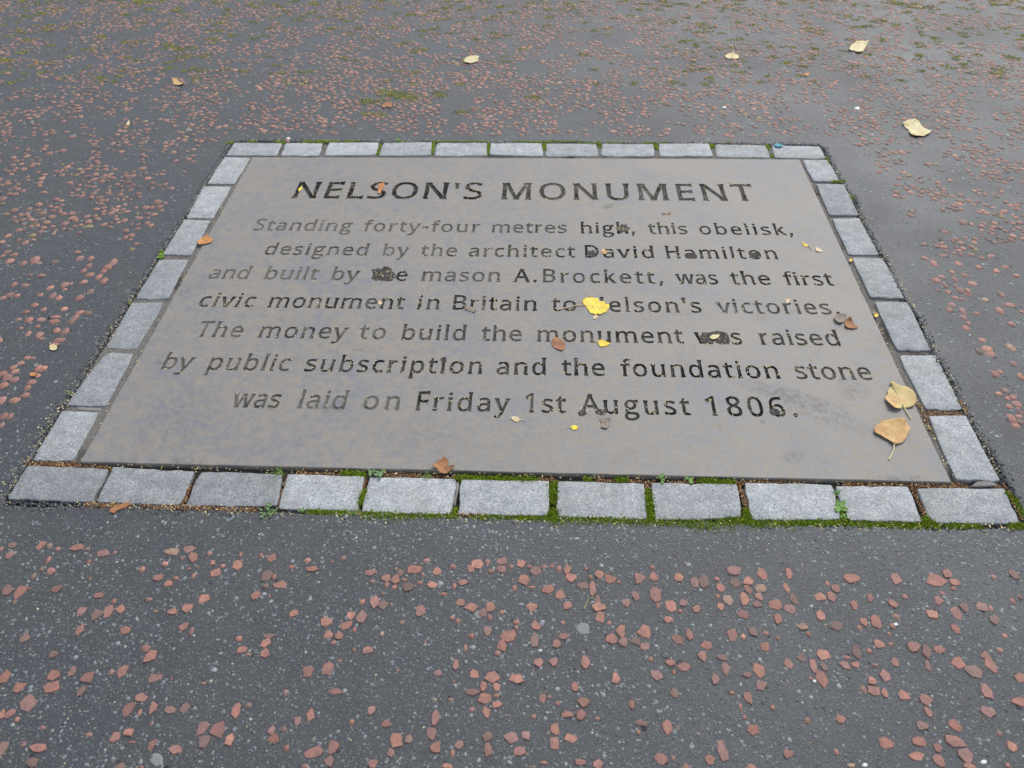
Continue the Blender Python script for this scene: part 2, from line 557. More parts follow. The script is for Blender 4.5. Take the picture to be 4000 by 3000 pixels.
# bed under the joints (sand, mortar and soil), higher where the photo's joints are nearly flush
nx, ny = 230, 170
xs = np.linspace(X0 - 0.09, X1 + 0.09, nx)
ys = np.linspace(Y0 - 0.06, Y1 + 0.09, ny)
V, F = [], []
for y in ys:
    for x in xs:
        z = -0.006
        if x < 0.16 and y > 0.13:
            z = -0.0032
        if y > Y1 - 0.14:
            z = -0.0038
        if y < 0.14:
            z = -0.0115
        if edge_dist(x, y) > -0.004:
            z = -0.0065
        z += 0.0016 * noise.noise(Vector((x * 40, y * 40, 2)))
        V.append((x, y, z))
for j in range(ny - 1):
    for i in range(nx - 1):
        a = j * nx + i
        F.append((a, a + 1, a + nx + 1, a + nx))
link('joint_bed', mesh_of('joint_bed', V, F, True), M_BED, kind='structure', label='sandy mortar bed in the joints between setts and slab')

# ------------------------------------------------------------------ granite setts
border = bpy.data.objects.new('sett_border', None)
C.objects.link(border)
border['label'] = 'rectangular border of pale grey granite setts around the inscribed slab'
border['category'] = 'stone border'


def sett(corners, idx, chip=None):
    w = [at(*p) for p in corners]           # far-left, far-right, near-right, near-left
    c = sum(w, Vector()) / 4
    nu, nv = 15, 9
    zoff = 0.0008 * math.sin(idx * 2.3)
    tx, ty = 0.006 * math.sin(idx * 5.1), 0.008 * math.cos(idx * 3.7)
    Lu = (w[1] - w[0]).length
    Lv = (w[3] - w[0]).length

    def edge_noise(p, s):
        return 0.0026 * noise.noise(Vector((p.x * 30, p.y * 30, idx + s))) + 0.0026 * noise.noise(Vector((p.x * 110, p.y * 110, idx * 3 + s)))
    V, F = [], []

    def params(n, L):
        e = 0.0022 / L
        return [0, e * 0.45, e * 1.4] + [e * 1.4 + (1 - 2.8 * e) * i / (n - 5) for i in range(1, n - 5)] + [1 - e * 1.4, 1 - e * 0.45, 1]
    us, vs = params(nu, Lu), params(nv, Lv)
    prof = {0: -0.0026, 1: -0.0008, 2: -0.0001}
    for jv, v in enumerate(vs):
        for iu, u in enumerate(us):
            p = (w[0] * (1 - u) + w[1] * u) * (1 - v) + (w[3] * (1 - u) + w[2] * u) * v
            # rounded corners in plan
            eu, ev = min(u, 1 - u) * Lu, min(v, 1 - v) * Lv
            rr = 0.007
            if eu < rr and ev < rr:
                d = math.hypot(rr - eu, rr - ev)
                if d > rr * 0.95:
                    sgn_u = 1 if u < 0.5 else -1
                    sgn_v = 1 if v < 0.5 else -1
                    du = (w[1] - w[0]).normalized() * sgn_u
                    dv = (w[3] - w[0]).normalized() * sgn_v
                    k = (1 - rr * 0.95 / d)
                    p = p + du * (rr - eu) * k + dv * (rr - ev) * k
            fall = min(iu, nu - 1 - iu, 3) / 3
            fal2 = min(jv, nv - 1 - jv, 3) / 3
            f = 1 - min(fall, fal2)
            dirp = (p - c)
            dirp.z = 0
            p = p + dirp.normalized() * edge_noise(p, 1) * f * 1.3
            if chip:
                for (cxp, cyp, rad, dep) in chip:
                    q = at(cxp, cyp)
                    d = math.hypot(p.x - q.x, p.y - q.y)
                    if d < rad:
                        p = p + (c - p).normalized() * dep * (1 - d / rad)
            ei = min(iu, nu - 1 - iu)
            ej = min(jv, nv - 1 - jv)
            z = prof.get(min(ei, ej), 0.0)
            z += 0.0012 * noise.noise(Vector((p.x * 18, p.y * 18, idx))) + 0.0006 * noise.noise(Vector((p.x * 70, p.y * 70, idx)))
            z += (p.x - c.x) * tx + (p.y - c.y) * ty + zoff
            V.append((p.x - c.x, p.y - c.y, z))
    for j in range(nv - 1):
        for i in range(nu - 1):
            a = j * nu + i
            F.append((a, a + nu, a + nu + 1, a + 1))
    loop = [i for i in range(nu)] + [j * nu + nu - 1 for j in range(1, nv)] + [(nv - 1) * nu + i for i in range(nu - 2, -1, -1)] + [j * nu for j in range(nv - 2, 0, -1)]
    b0 = len(V)
    for i in loop:
        V.append((V[i][0] * 0.995, V[i][1] * 0.995, -0.06))
    n = len(loop)
    for i in range(n):
        j = (i + 1) % n
        F.append((loop[i], loop[j], b0 + j, b0 + i))
    F.append(tuple(b0 + i for i in range(n))[::-1])
    F = [f[::-1] if False else f for f in F]
    me = mesh_of('sett', V, F, False)
    for j in range(2, nv - 3):
        for i in range(2, nu - 3):
            me.polygons[j * (nu - 1) + i].use_smooth = True
    o = link('sett', me, M_SETT, border)
    o.location = (c.x, c.y, 0)
    return o


TONE = {('L', 3): .86, ('L', 4): .84, ('L', 5): .80, ('L', 6): .92, ('N', 0): .70, ('N', 1): .76, ('N', 2): .80, ('N', 3): 1.0,
        ('N', 4): 1.05, ('N', 5): 1.03, ('N', 6): 1.08, ('N', 7): 1.03, ('R', 1): .86, ('R', 2): .9, ('R', 0): .94, ('T', 10): .88, ('T', 9): .93}
idx = 0
for key, row in (('T', TOP_ROW), ('N', NEAR_ROW), ('L', LEFT_COL), ('R', RIGHT_COL)):
    for i, q in enumerate(row):
        idx += 1
        chip = None
        if key == 'L' and i == 5:
            chip = [(385, 1385, 0.03, 0.022)]
        if key == 'N' and i == 7:
            chip = [(2880, 2026, 0.045, 0.008)]
        if key == 'N' and i == 1:
            chip = [(650, 1828, 0.02, 0.006)]
        if key == 'N' and i == 2:
            chip = [(782, 1838, 0.02, 0.006)]
        o = sett(q, idx, chip)
        t = TONE.get((key, i), 1.0) * (1.08 if key == 'T' else 1.0)
        o.color = (t, t, t * 1.01 if t < 0.9 else t, 1)

# ------------------------------------------------------------------ lettering
# outlines of the letters, 714 units = height of a capital: {char: [advance, [[x, y, x, y, ...], ...]]}
GLYPHS = {"'":[225,[[160,714,140,456,85,456,65,714]]],",":[268,[[192,105,169,29,138,-52,106,-129,41,-129,60,-48,78,38,91,116,185,116]]],"-":[322,[[40,229,40,307,282,307,282,229]]],".":[268,[[72,54,76,85,90,106,110,117,133,121,157,117,177,106,191,85,196,54,191,23,177,2,157,-10,133,-14,110,-10,90,2,76,23]]],"0":[572,[[523,358,522,302,517,250,510,203,500,160,486,121,468,87,448,58,423,34,394,15,362,1,326,-7,285,-10,235,-5,191,10,152,34,120,68,94,110,74,160,60,219,52,285,49,358,52,432,59,498,72,556,91,606,116,648,148,682,186,706,232,720,285,725,335,720,380,706,418,682,450,648,477,606,497,556,511,498,520,432],[137,358,139,296,143,242,151,195,163,155,179,123,198,97,236,73,285,65,334,73,371,97,391,122,407,155,419,194,427,242,432,296,434,358,432,420,427,474,419,520,407,560,391,592,371,617,334,642,285,650,236,642,198,617,179,592,163,560,151,520,143,474,139,420]]],"1":[572,[[355,0,269,0,269,499,269,548,271,585,273,622,244,595,211,567,135,505,89,564,282,714,355,714]]],"6":[572,[[55,305,56,346,59,387,63,427,71,466,80,504,93,540,109,575,128,607,151,635,178,661,209,683,244,700,285,714,331,721,382,724,428,722,470,715,470,640,429,649,384,652,341,649,302,642,269,629,228,602,196,566,174,523,158,474,151,439,146,402,143,363,149,363,166,386,187,406,212,423,242,436,278,444,318,447,358,444,394,436,426,421,455,402,479,377,499,347,513,313,522,274,525,230,522,183,513,140,497,102,476,69,450,41,418,19,383,3,342,-7,298,-10,249,-5,203,9,162,33,125,67,105,95,87,128,73,165,63,207,57,254],[297,64,336,68,370,82,399,104,421,136,434,178,438,230,434,272,423,308,403,338,377,360,342,374,300,378,256,373,218,358,187,336,163,309,149,278,144,247,146,214,153,182,165,151,182,123,204,99,230,80,261,68]]],"8":[572,[[285,724,325,722,362,715,396,704,439,680,471,647,492,604,499,553,494,513,480,478,459,448,431,421,398,398,363,378,405,356,443,330,475,302,500,269,517,230,522,185,519,147,509,112,493,81,471,55,444,32,411,14,374,1,333,-7,288,-10,239,-7,196,0,157,13,125,30,98,52,76,78,61,109,52,143,49,182,54,228,69,267,93,300,124,329,159,353,197,373,164,394,133,418,108,446,88,477,76,513,72,554,79,605,100,646,133,680,176,704,209,715,246,722],[135,181,144,133,172,94,201,75,239,64,286,60,331,64,368,75,397,94,426,134,436,184,431,217,417,245,395,271,365,293,329,313,286,331,270,337,229,317,196,296,170,272,150,246,139,216],[284,653,234,646,193,626,167,594,158,550,162,516,175,488,196,465,223,445,289,412,351,445,376,465,395,488,408,517,412,550,403,594,377,626,336,646]]],"A":[639,[[545,0,459,221,176,221,91,0,0,0,279,717,360,717,638,0],[352,517,342,546,328,589,318,624,307,583,296,546,287,517,206,301,432,301]]],"B":[650,[[301,714,383,710,451,696,503,674,542,642,564,596,572,537,568,497,556,462,537,433,510,408,477,390,436,379,436,374,479,364,517,348,550,325,575,294,591,254,596,203,593,162,583,125,566,92,543,65,515,42,480,23,441,10,397,3,348,0,97,0,97,714],[319,410,374,413,416,423,445,439,470,476,479,527,469,578,437,611,404,626,360,634,305,637,187,637,187,410],[187,335,187,76,331,76,388,80,432,92,463,113,484,140,496,173,500,210,496,246,483,276,461,301,428,319,400,328,365,333,324,335]]],"D":[730,[[669,364,664,288,649,221,624,163,591,113,548,73,497,41,438,18,371,5,296,0,97,0,97,714,317,714,386,710,448,696,504,674,553,643,593,604,626,556,650,501,664,436],[574,361,571,421,560,473,542,517,518,554,488,584,450,607,407,624,358,634,304,637,187,637,187,77,284,77,373,85,445,109,501,148,542,204,566,275]]],"E":[556,[[496,0,97,0,97,714,496,714,496,635,187,635,187,412,478,412,478,334,187,334,187,79,496,79]]],"F":[519,[[187,0,97,0,97,714,496,714,496,635,187,635,187,382,477,382,477,303,187,303]]],"H":[741,[[643,0,553,0,553,333,187,333,187,0,97,0,97,714,187,714,187,412,553,412,553,714,643,714]]],"L":[524,[[97,0,97,714,187,714,187,80,499,80,499,0]]],"M":[907,[[412,0,177,626,173,626,176,575,179,507,180,433,180,0,97,0,97,714,230,714,450,129,454,129,678,714,810,714,810,0,721,0,721,439,722,508,725,573,728,625,724,625,486,0]]],"N":[760,[[663,0,558,0,176,593,172,593,175,538,178,471,180,399,180,0,97,0,97,714,201,714,582,123,586,123,583,171,580,241,579,311,579,714,663,714]]],"O":[781,[[720,358,718,304,711,254,699,207,683,165,662,126,636,91,607,61,572,36,533,16,490,2,443,-7,391,-10,337,-7,289,2,245,16,206,37,172,62,142,91,117,126,97,165,81,208,70,255,63,305,61,359,65,429,77,493,97,551,125,602,162,644,206,679,260,705,322,720,392,725,460,720,520,705,572,679,617,645,654,602,682,551,703,493,716,429],[156,358,159,301,167,249,181,203,201,163,227,130,258,103,297,84,341,72,391,68,442,72,486,84,523,103,555,130,580,163,600,203,614,249,622,301,625,358,619,441,600,512,569,569,524,612,465,637,392,646,341,642,297,631,258,611,227,585,201,552,181,512,167,467,159,415]]],"S":[549,[[502,191,499,150,488,114,471,82,447,55,418,32,382,14,342,1,297,-7,247,-10,171,-6,104,5,51,24,51,110,91,95,140,81,177,74,213,69,251,68,300,71,340,82,371,99,394,122,408,150,412,183,408,215,397,242,377,265,345,286,318,300,284,315,244,330,163,366,132,387,106,411,86,438,71,468,63,502,60,542,63,578,73,611,89,639,111,664,138,685,169,702,206,714,245,722,288,724,326,723,362,719,396,713,443,700,485,684,457,607,376,634,332,642,286,645,245,642,211,632,185,616,166,595,155,570,151,541,155,508,166,481,186,458,215,438,240,425,271,411,307,397,347,381,382,365,413,347,452,318,479,284,496,242]]],"T":[556,[[323,0,233,0,233,635,10,635,10,714,545,714,545,635,323,635]]],"U":[731,[[640,252,637,204,627,160,610,118,586,82,556,50,518,24,474,5,422,-6,362,-10,280,-2,213,22,159,62,121,116,98,180,90,254,90,714,180,714,180,251,185,197,201,152,226,116,263,89,310,73,367,68,408,71,443,78,472,91,508,119,532,156,546,201,551,252,551,714,640,714]]],"a":[561,[[288,545,348,540,396,526,433,502,459,468,475,422,480,365,480,0,416,0,399,76,395,76,372,49,347,27,321,11,291,-1,257,-8,215,-10,169,-6,128,7,94,29,68,59,52,100,46,149,53,198,74,239,109,272,159,297,223,313,303,320,394,323,394,355,387,412,365,448,330,467,283,474,242,471,203,461,132,433,105,499,143,517,188,531,220,539,254,543],[314,259,254,254,208,243,175,227,147,193,137,148,144,109,164,82,196,66,235,61,278,65,315,78,348,98,373,128,388,167,393,214,393,262]]],"b":[615,[[173,575,171,511,168,465,173,465,200,496,236,522,265,535,300,542,339,545,401,537,455,514,499,475,533,422,553,352,560,268,557,210,548,159,532,114,512,76,486,45,455,21,420,4,381,-7,339,-10,300,-7,265,0,236,13,200,38,173,68,166,68,148,0,85,0,85,760,173,760],[324,472,273,467,234,450,206,423,187,384,179,352,175,314,173,271,173,267,177,206,187,156,205,115,233,86,273,69,326,63,370,69,406,87,433,116,453,157,465,208,469,269,465,331,453,381,433,421,406,449,369,466]]],"c":[480,[[300,-10,254,-7,212,3,173,19,139,42,110,72,86,109,69,153,58,205,55,265,59,327,70,381,88,426,113,464,142,494,177,517,217,533,260,543,306,546,346,544,385,537,419,528,447,517,420,444,364,461,304,469,255,463,215,446,184,417,163,378,154,346,148,308,146,266,148,225,154,189,163,157,184,117,214,89,252,72,299,66,340,68,376,75,438,97,438,19,410,7,378,-2,343,-8]]],"d":[615,[[275,-10,213,-2,159,21,115,59,82,113,62,183,55,267,62,351,82,421,115,475,160,515,214,538,276,546,315,543,349,535,378,523,403,507,424,488,442,467,448,467,444,505,442,546,442,760,530,760,530,0,459,0,446,72,442,72,424,50,403,30,378,14,349,1,314,-7],[289,63,340,68,380,84,408,109,428,146,439,193,443,250,443,266,439,327,428,379,410,419,382,449,341,467,288,473,245,467,209,448,181,416,162,375,150,324,146,265,150,206,162,156,181,116,209,87,245,69]]],"e":[564,[[292,546,336,543,375,533,410,516,441,493,466,465,486,431,501,393,510,351,513,304,513,251,146,251,152,195,168,149,192,112,226,86,268,70,317,65,365,67,407,74,489,102,489,25,448,9,408,-1,364,-8,313,-10,264,-7,219,4,178,21,142,45,112,76,87,113,69,158,59,208,55,264,58,320,68,370,84,415,107,454,135,486,167,512,205,531,247,542],[291,474,252,469,219,456,191,433,170,403,156,365,148,321,421,321,417,364,407,401,389,431,365,454,332,469]]],"f":[344,[[332,468,197,468,197,0,109,0,109,468,15,468,15,509,109,539,109,570,111,613,118,650,129,682,155,719,189,745,232,760,283,765,341,759,387,747,364,678,327,688,284,693,246,686,218,663,202,626,197,571,197,536,332,536]]],"g":[568,[[277,-252,424,-225,520,-157,554,-62,532,12,469,54,363,67,256,67,180,84,160,127,170,164,195,192,235,178,276,173,378,197,449,262,476,363,464,428,432,476,544,476,544,547,353,547,276,561,174,537,100,469,71,365,94,278,143,218,143,214,102,173,83,113,97,58,132,23,132,18,72,-38,51,-106,80,-185,159,-235],[276,236,195,271,160,365,194,460,276,493,359,460,393,365,358,271],[290,-188,174,-162,132,-93,145,-45,187,0,258,-8,352,-8,435,-24,463,-78,416,-154]]],"h":[618,[[173,537,171,498,168,462,174,462,193,487,217,508,244,524,275,535,308,543,341,545,382,543,418,536,449,524,488,498,515,461,527,429,535,392,537,349,537,0,450,0,450,343,447,383,437,415,421,440,384,464,330,472,276,466,236,449,207,422,187,383,179,352,175,317,173,277,173,0,85,0,85,760,173,760]]],"i":[258,[[173,536,173,0,85,0,85,536],[130,737,149,734,165,723,177,706,181,681,177,656,165,639,149,628,130,625,110,628,93,639,82,656,78,681,82,706,93,723,110,734]]],"k":[534,[[172,363,171,321,168,276,172,276,190,299,214,329,236,355,407,536,510,536,293,307,525,0,419,0,233,250,172,197,172,0,85,0,85,760,172,760]]],"l":[258,[[173,0,85,0,85,760,173,760]]],"m":[935,[[673,546,729,541,774,525,809,499,834,462,849,412,854,349,854,0,767,0,767,345,760,400,740,440,707,464,658,472,611,467,574,452,546,427,528,392,517,349,513,296,513,0,426,0,426,345,423,384,414,415,399,440,378,458,350,468,316,472,268,466,231,449,204,422,186,384,179,353,175,318,173,278,173,0,85,0,85,536,156,536,169,463,174,463,193,489,215,509,241,526,270,537,300,544,332,546,371,544,406,536,435,524,471,496,496,456,501,456,521,484,546,507,574,524,606,536,639,544]]],"n":[618,[[343,546,402,541,450,525,488,499,515,462,532,412,537,349,537,0,450,0,450,343,447,383,437,415,421,440,384,464,330,472,277,466,236,450,207,422,188,384,177,336,173,278,173,0,85,0,85,536,156,536,169,463,174,463,194,489,218,509,246,526,277,537,309,544]]],"o":[605,[[551,269,549,226,543,187,533,150,520,118,503,89,483,63,447,31,405,8,372,-2,338,-8,301,-10,250,-5,203,8,161,31,125,63,105,89,87,118,73,150,63,187,57,226,55,269,58,325,68,375,85,419,108,457,137,489,171,513,211,532,255,542,304,546,351,542,394,532,432,513,467,489,496,457,519,419,537,375,547,325],[146,269,148,229,153,192,163,159,184,118,214,88,254,69,303,63,352,69,392,88,422,118,443,159,453,192,458,229,460,269,458,310,452,346,443,378,422,418,391,447,352,466,302,472,252,466,213,448,183,418,162,377,150,328]]],"p":[615,[[340,546,402,538,455,515,499,477,533,423,553,354,560,269,557,211,548,160,532,115,512,77,486,46,455,21,421,4,382,-6,339,-10,300,-7,266,1,236,14,211,29,173,68,167,68,171,25,173,-20,173,-240,85,-240,85,536,157,536,169,463,173,463,191,485,211,505,236,522,265,535,300,543],[324,472,275,467,237,451,208,426,189,390,181,360,175,326,173,286,173,269,175,227,179,190,187,157,206,117,234,87,274,69,326,63,371,70,406,90,434,122,453,163,462,196,467,231,469,270,465,327,453,376,433,417,406,448,369,466]]],"r":[413,[[335,546,367,544,398,540,387,459,358,464,329,466,299,463,270,453,243,437,220,416,200,391,185,360,176,325,173,286,173,0,85,0,85,536,157,536,167,438,171,438,190,467,212,492,238,514,267,531,299,542]]],"s":[479,[[434,148,428,100,408,61,376,30,334,8,300,-2,262,-8,220,-10,168,-8,123,-1,85,10,52,24,52,104,129,74,175,64,222,61,280,66,319,82,342,108,349,140,346,159,338,176,323,192,298,208,217,244,128,284,95,306,71,332,56,364,51,404,57,446,76,481,106,509,147,530,196,542,252,546,299,544,343,536,385,525,423,510,393,440,322,464,284,471,246,474,198,470,163,456,142,436,135,409,138,389,148,371,165,356,191,341,273,307,360,268,392,246,415,219,429,187]]],"t":[361,[[264,62,305,65,339,73,339,6,299,-5,249,-10,209,-6,171,4,139,24,114,55,102,82,94,116,92,156,92,468,16,468,16,510,93,545,128,659,180,659,180,536,335,536,335,468,180,468,180,158,186,115,203,85,230,68]]],"u":[618,[[533,536,533,0,461,0,448,71,444,71,424,46,400,25,372,9,341,-1,308,-8,274,-10,234,-8,198,-1,167,10,128,37,101,74,89,105,81,142,79,185,79,536,168,536,168,191,171,152,181,120,197,95,234,71,287,63,341,69,381,85,411,113,430,151,439,183,443,218,445,257,445,536]]],"v":[508,[[203,0,0,536,94,536,208,220,225,171,241,119,251,78,255,78,266,120,283,172,300,220,414,536,508,536,304,0]]],"w":[786,[[431,303,419,344,408,383,400,418,394,445,390,445,384,418,376,383,366,343,354,302,258,1,158,1,11,537,102,537,176,251,191,192,203,136,211,91,215,91,222,121,230,159,240,199,251,235,346,537,442,537,534,235,548,186,562,135,570,92,574,92,581,134,594,190,610,251,685,537,775,537,626,1,523,1]]],"y":[510,[[1,536,95,536,211,231,229,179,245,130,256,85,260,85,279,150,306,232,415,536,510,536,279,-74,258,-121,234,-161,206,-195,172,-219,132,-235,84,-240,42,-237,11,-232,11,-162,37,-166,70,-168,99,-165,123,-156,144,-142,162,-123,177,-100,189,-73,217,-2]]]}
CAPH = 714.0


def loop_area(P):
    return 0.5 * sum(P[i][0] * P[(i + 1) % len(P)][1] - P[(i + 1) % len(P)][0] * P[i][1] for i in range(len(P)))


def inside(pt, P):
    x, y = pt
    r = False
    j = len(P) - 1
    for i in range(len(P)):
        if (P[i][1] > y) != (P[j][1] > y) and x < (P[j][0] - P[i][0]) * (y - P[i][1]) / (P[j][1] - P[i][1]) + P[i][0]:
            r = not r
        j = i
    return r


def clean(P):
    Q = []
    for p in P:
        if not Q or (p[0] - Q[-1][0]) ** 2 + (p[1] - Q[-1][1]) ** 2 > 4:
            Q.append(p)
    if len(Q) > 2 and (Q[0][0] - Q[-1][0]) ** 2 + (Q[0][1] - Q[-1][1]) ** 2 <= 4:
        Q.pop()
    return Q


def grow(P, d):
    """move a closed outline outwards by d (P counter-clockwise)"""
    n = len(P)
    out = []
    for i in range(n):
        a, b, c = P[i - 1], P[i], P[(i + 1) % n]
        e1 = Vector((b[0] - a[0], b[1] - a[1])).normalized()
        e2 = Vector((c[0] - b[0], c[1] - b[1])).normalized()
        n1, n2 = Vector((e1.y, -e1.x)), Vector((e2.y, -e2.x))
        mm = n1 + n2
        if mm.length < 0.3:
            mm = n1 * 1.0
            k = d
        else:
            mm.normalize()
            k = d / max(mm.dot(n1), 0.6)
        out.append((b[0] + mm.x * k, b[1] + mm.y * k))
    return out


def flare(P):
    """widen the stroke ends a little, as the carved letters do"""
    n = len(P)
    out = []
    V2 = [Vector(p) for p in P]
    mv = {}
    for i in range(n):
        a, b, c, d = V2[i - 1], V2[i], V2[(i + 1) % n], V2[(i + 2) % n]
        e = c - b
        if not (60 < e.length < 135):
            continue
        l, r = (b - a), (d - c)
        if l.length < 90 or r.length < 90:
            continue
        cl = l.normalized().cross(e.normalized())
        cr = e.normalized().cross(r.normalized())
        if cl > 0.75 and cr > 0.75:
            mv[i] = (-e.normalized() * 27, a, b)
            mv[(i + 1) % n] = (e.normalized() * 27, c, d)
    for i in range(n):
        if i in mv:
            dv = mv[i][0]
            prv, nxt = V2[i - 1], V2[(i + 1) % n]
            nb = V2[i]
            if dv.dot(nxt - nb) < 0:        # the stroke side comes before this point
                out.append(tuple(nb + (prv - nb).normalized() * min(120, (prv - nb).length * 0.45)))
                out.append(tuple(nb + dv))
            else:
                out.append(tuple(nb + dv))
                out.append(tuple(nb + (nxt - nb).normalized() * min(120, (nxt - nb).length * 0.45)))
        else:
            out.append(tuple(V2[i]))
    return out


GL = {}
BOLD = 15
for ch, (adv, loops) in GLYPHS.items():
    Ls = [clean([(l[i], l[i + 1]) for i in range(0, len(l), 2)]) for l in loops]
    res = []
    for i, P in enumerate(Ls):
        depth = sum(1 for j, Q in enumerate(Ls) if j != i and inside(P[0], Q))
        if loop_area(P) < 0:
            P = P[::-1]
        hole = depth % 2 == 1
        if not hole:
            P = flare(P)
            P = grow(P, BOLD if ch != "." else BOLD * 0.8)
        else:
            P = grow(P, -BOLD * 0.85)
        res.append((hole, clean(P)))
    if ch.islower():                 # lower-case letters of the inscription are a little lower
        res = [(h, [(x, y * 0.935) for x, y in P]) for h, P in res]
    GL[ch] = (adv, res)

# one line per word: text, left end (px), right end (px), darkness of the silt
H0, H1 = 0.0, 0.0
WORDS = [
    (0, "NELSON'S", (1137, 773), (1881, 775), .95), (0, "MONUMENT", (1956, 775), (2932, 722), .6),
    (1, "Standing", (986, 898), (1379, 876), .1), (1, "forty-four", (1415, 903), (1877, 876), .2), (1, "metres", (1919, 906), (2214, 907), .4),
    (1, "high,", (2268, 911), (2482, 909), .85), (1, "this", (2530, 890), (2688, 913), .55), (1, "obelisk,", (2730, 893), (3097, 910), .75),
    (2, "designed", (1030, 990), (1443, 968), .4), (2, "by", (1491, 994), (1605, 964), .1), (2, "the", (1647, 965), (1786, 977), .2),
    (2, "architect", (1830, 992), (2247, 1002), .5), (2, "David", (2286, 1004), (2558, 1007), .95), (2, "Hamilton", (2603, 1007), (3042, 1011), .75),
    (3, "and", (810, 1086), (991, 1041), .1), (3, "built", (1026, 1091), (1249, 1057), .05), (3, "by", (1289, 1093), (1411, 1058), .25),
    (3, "the", (1458, 1065), (1593, 1068), .8), (3, "mason", (1643, 1097), (1954, 1101), .25), (3, "A.Brockett,", (2002, 1101), (2590, 1098), .6),
    (3, "was", (2636, 1072), (2808, 1110), .65), (3, "the", (2851, 1080), (3008, 1094), .8), (3, "first", (3057, 1078), (3263, 1115), .75),
    (4, "civic", (777, 1186), (1005, 1161), .65), (4, "monument", (1042, 1199), (1584, 1168), .7), (4, "in", (1628, 1206), (1715, 1208), .7),
    (4, "Britain", (1767, 1209), (2097, 1213), .8), (4, "to", (2154, 1170), (2251, 1195), .75), (4, "Nelson's", (2298, 1215), (2743, 1220), .65),
    (4, "victories.", (2794, 1183), (3283, 1226), .4),
    (5, "The", (788, 1256), (957, 1278), .3), (5, "money", (1003, 1320), (1365, 1281), .45), (5, "to", (1409, 1283), (1508, 1299), .3),
    (5, "build", (1564, 1325), (1826, 1269), .5), (5, "the", (1882, 1290), (2038, 1301), .45), (5, "monument", (2097, 1333), (2673, 1340), .6),
    (5, "was", (2708, 1296), (2903, 1347), .9), (5, "raised", (2961, 1303), (3289, 1350), .6),
    (6, "by", (623, 1441), (767, 1398), .4), (6, "public", (805, 1440), (1141, 1407), .4), (6, "subscription", (1186, 1449), (1883, 1461), .75),
    (6, "and", (1938, 1459), (2134, 1466), .8), (6, "the", (2194, 1416), (2362, 1439), .8), (6, "foundation", (2422, 1421), (3052, 1481), .9),
    (6, "stone", (3101, 1439), (3412, 1482), .5),
    (7, "was", (916, 1541), (1103, 1545), .4), (7, "laid", (1158, 1595), (1368, 1526), .15), (7, "on", (1418, 1583), (1559, 1602), .15),
    (7, "Friday", (1620, 1604), (1996, 1559), .65), (7, "1st", (2049, 1547), (2211, 1613), .6), (7, "August", (2265, 1618), (2701, 1624), .75),
    (7, "1806.", (2750, 1556), (3117, 1622), .9)]
BASE = {0: ((1137, 773), (2922, 784), 0.108), 1: ((986, 899), (3070, 918), 0.0665), 2: ((1030, 994), (3042, 1012), 0.0655),
        3: ((810, 1088), (3263, 1115), 0.0665), 4: ((790, 1197), (3270, 1228), 0.0665), 5: ((790, 1315), (3289, 1350), 0.0655),
        6: ((623, 1441), (3412, 1484), 0.0655), 7: ((916, 1590), (3100, 1628), 0.0655)}
ZS = 0.003           # top of the slab
LETTERS = []         # (word index, line, [(hole, world outline, inner outline)])
for wi, (ln, txt, pa, pb, dark) in enumerate(WORDS):
    A, B, cap = BASE[ln]
    A, B = at(*A, ZS), at(*B, ZS)
    sc = cap / CAPH
    xa, xb = at(*pa, ZS).x, at(*pb, ZS).x
    hs = 0.77 if ln else 0.88
    # extents with natural spacing
    pen, boxes = 0.0, []
    for ch in txt:
        xx = [p[0] for _, P in GL[ch][1] for p in P]
        boxes.append((pen + min(xx), pen + max(xx)))
        pen += GL[ch][0] + (16 if ch == 'g' else 0)
    w0 = (boxes[-1][1] - boxes[0][0]) * sc * hs
    n = len(txt) - 1
    tr = ((xb - xa) - w0) / n / (sc * hs)
    if tr < 25:                       # squeeze rather than let letters touch
        hs *= (xb - xa) / (w0 + (25 - tr) * 0 + 25 * n * sc * hs)
        tr = ((xb - xa) / (sc * hs) - (boxes[-1][1] - boxes[0][0])) / n
    if tr > 110:
        f = 1 + (tr - 110) * n * sc * hs / (xb - xa) * 0.6
        hs *= f
        tr = ((xb - xa) / (sc * hs) - (boxes[-1][1] - boxes[0][0])) / n
    print('word', txt, 'hs %.2f tracking %.0f' % (hs, tr))
    pen = -boxes[0][0]
    for i, ch in enumerate(txt):
        loops = []
        for hole, P in GL[ch][1]:
            W = []
            for (x, y) in P:
                X = xa + (pen + x) * sc * hs
                s = (X - A.x) / (B.x - A.x)
                Y = A.y * (1 - s) + B.y * s + y * sc
                wear = 0.0011 * (0.4 + dark)
                W.append((X + wear * noise.noise(Vector((X * 130, Y * 130, 1))), Y + wear * noise.noise(Vector((X * 130, Y * 130, 7)))))
            loops.append((hole, W))
        LETTERS.append((wi, ch, loops))
        pen += GL[ch][0] + (16 if ch == 'g' else 0) + tr

# ------------------------------------------------------------------ slab with the letters cut into it
SLAB = [at(311, 1805, ZS), at(3717, 1884, ZS), at(3123, 622, ZS), at(986, 613, ZS)]


def slab_outline():
    P = []
    for k in range(4):
        a, b = SLAB[k], SLAB[(k + 1) % 4]
        n = 70
        for i in range(n):
            p = a.lerp(b, i / n)
            e = 0.0009 * noise.noise(Vector((p.x * 40, p.y * 40, 5))) + 0.0014 * min(0, noise.noise(Vector((p.x * 14, p.y * 14, 9))) - 0.25)
            c = Vector((sum(q.x for q in SLAB) / 4, sum(q.y for q in SLAB) / 4, ZS))
            d = (p - c)
            s = Vector((0, 1 if d.y > 0 else -1, 0)) if k in (0, 2) else Vector((1 if d.x > 0 else -1, 0, 0))
            p = p + s * e
            P.append((p.x, p.y))
    return P


def shrink_rect(P, d):
    return grow(P, -d)


CUT = 0.0005
so = slab_outline()
top_outline = shrink_rect(so, 0.0015)


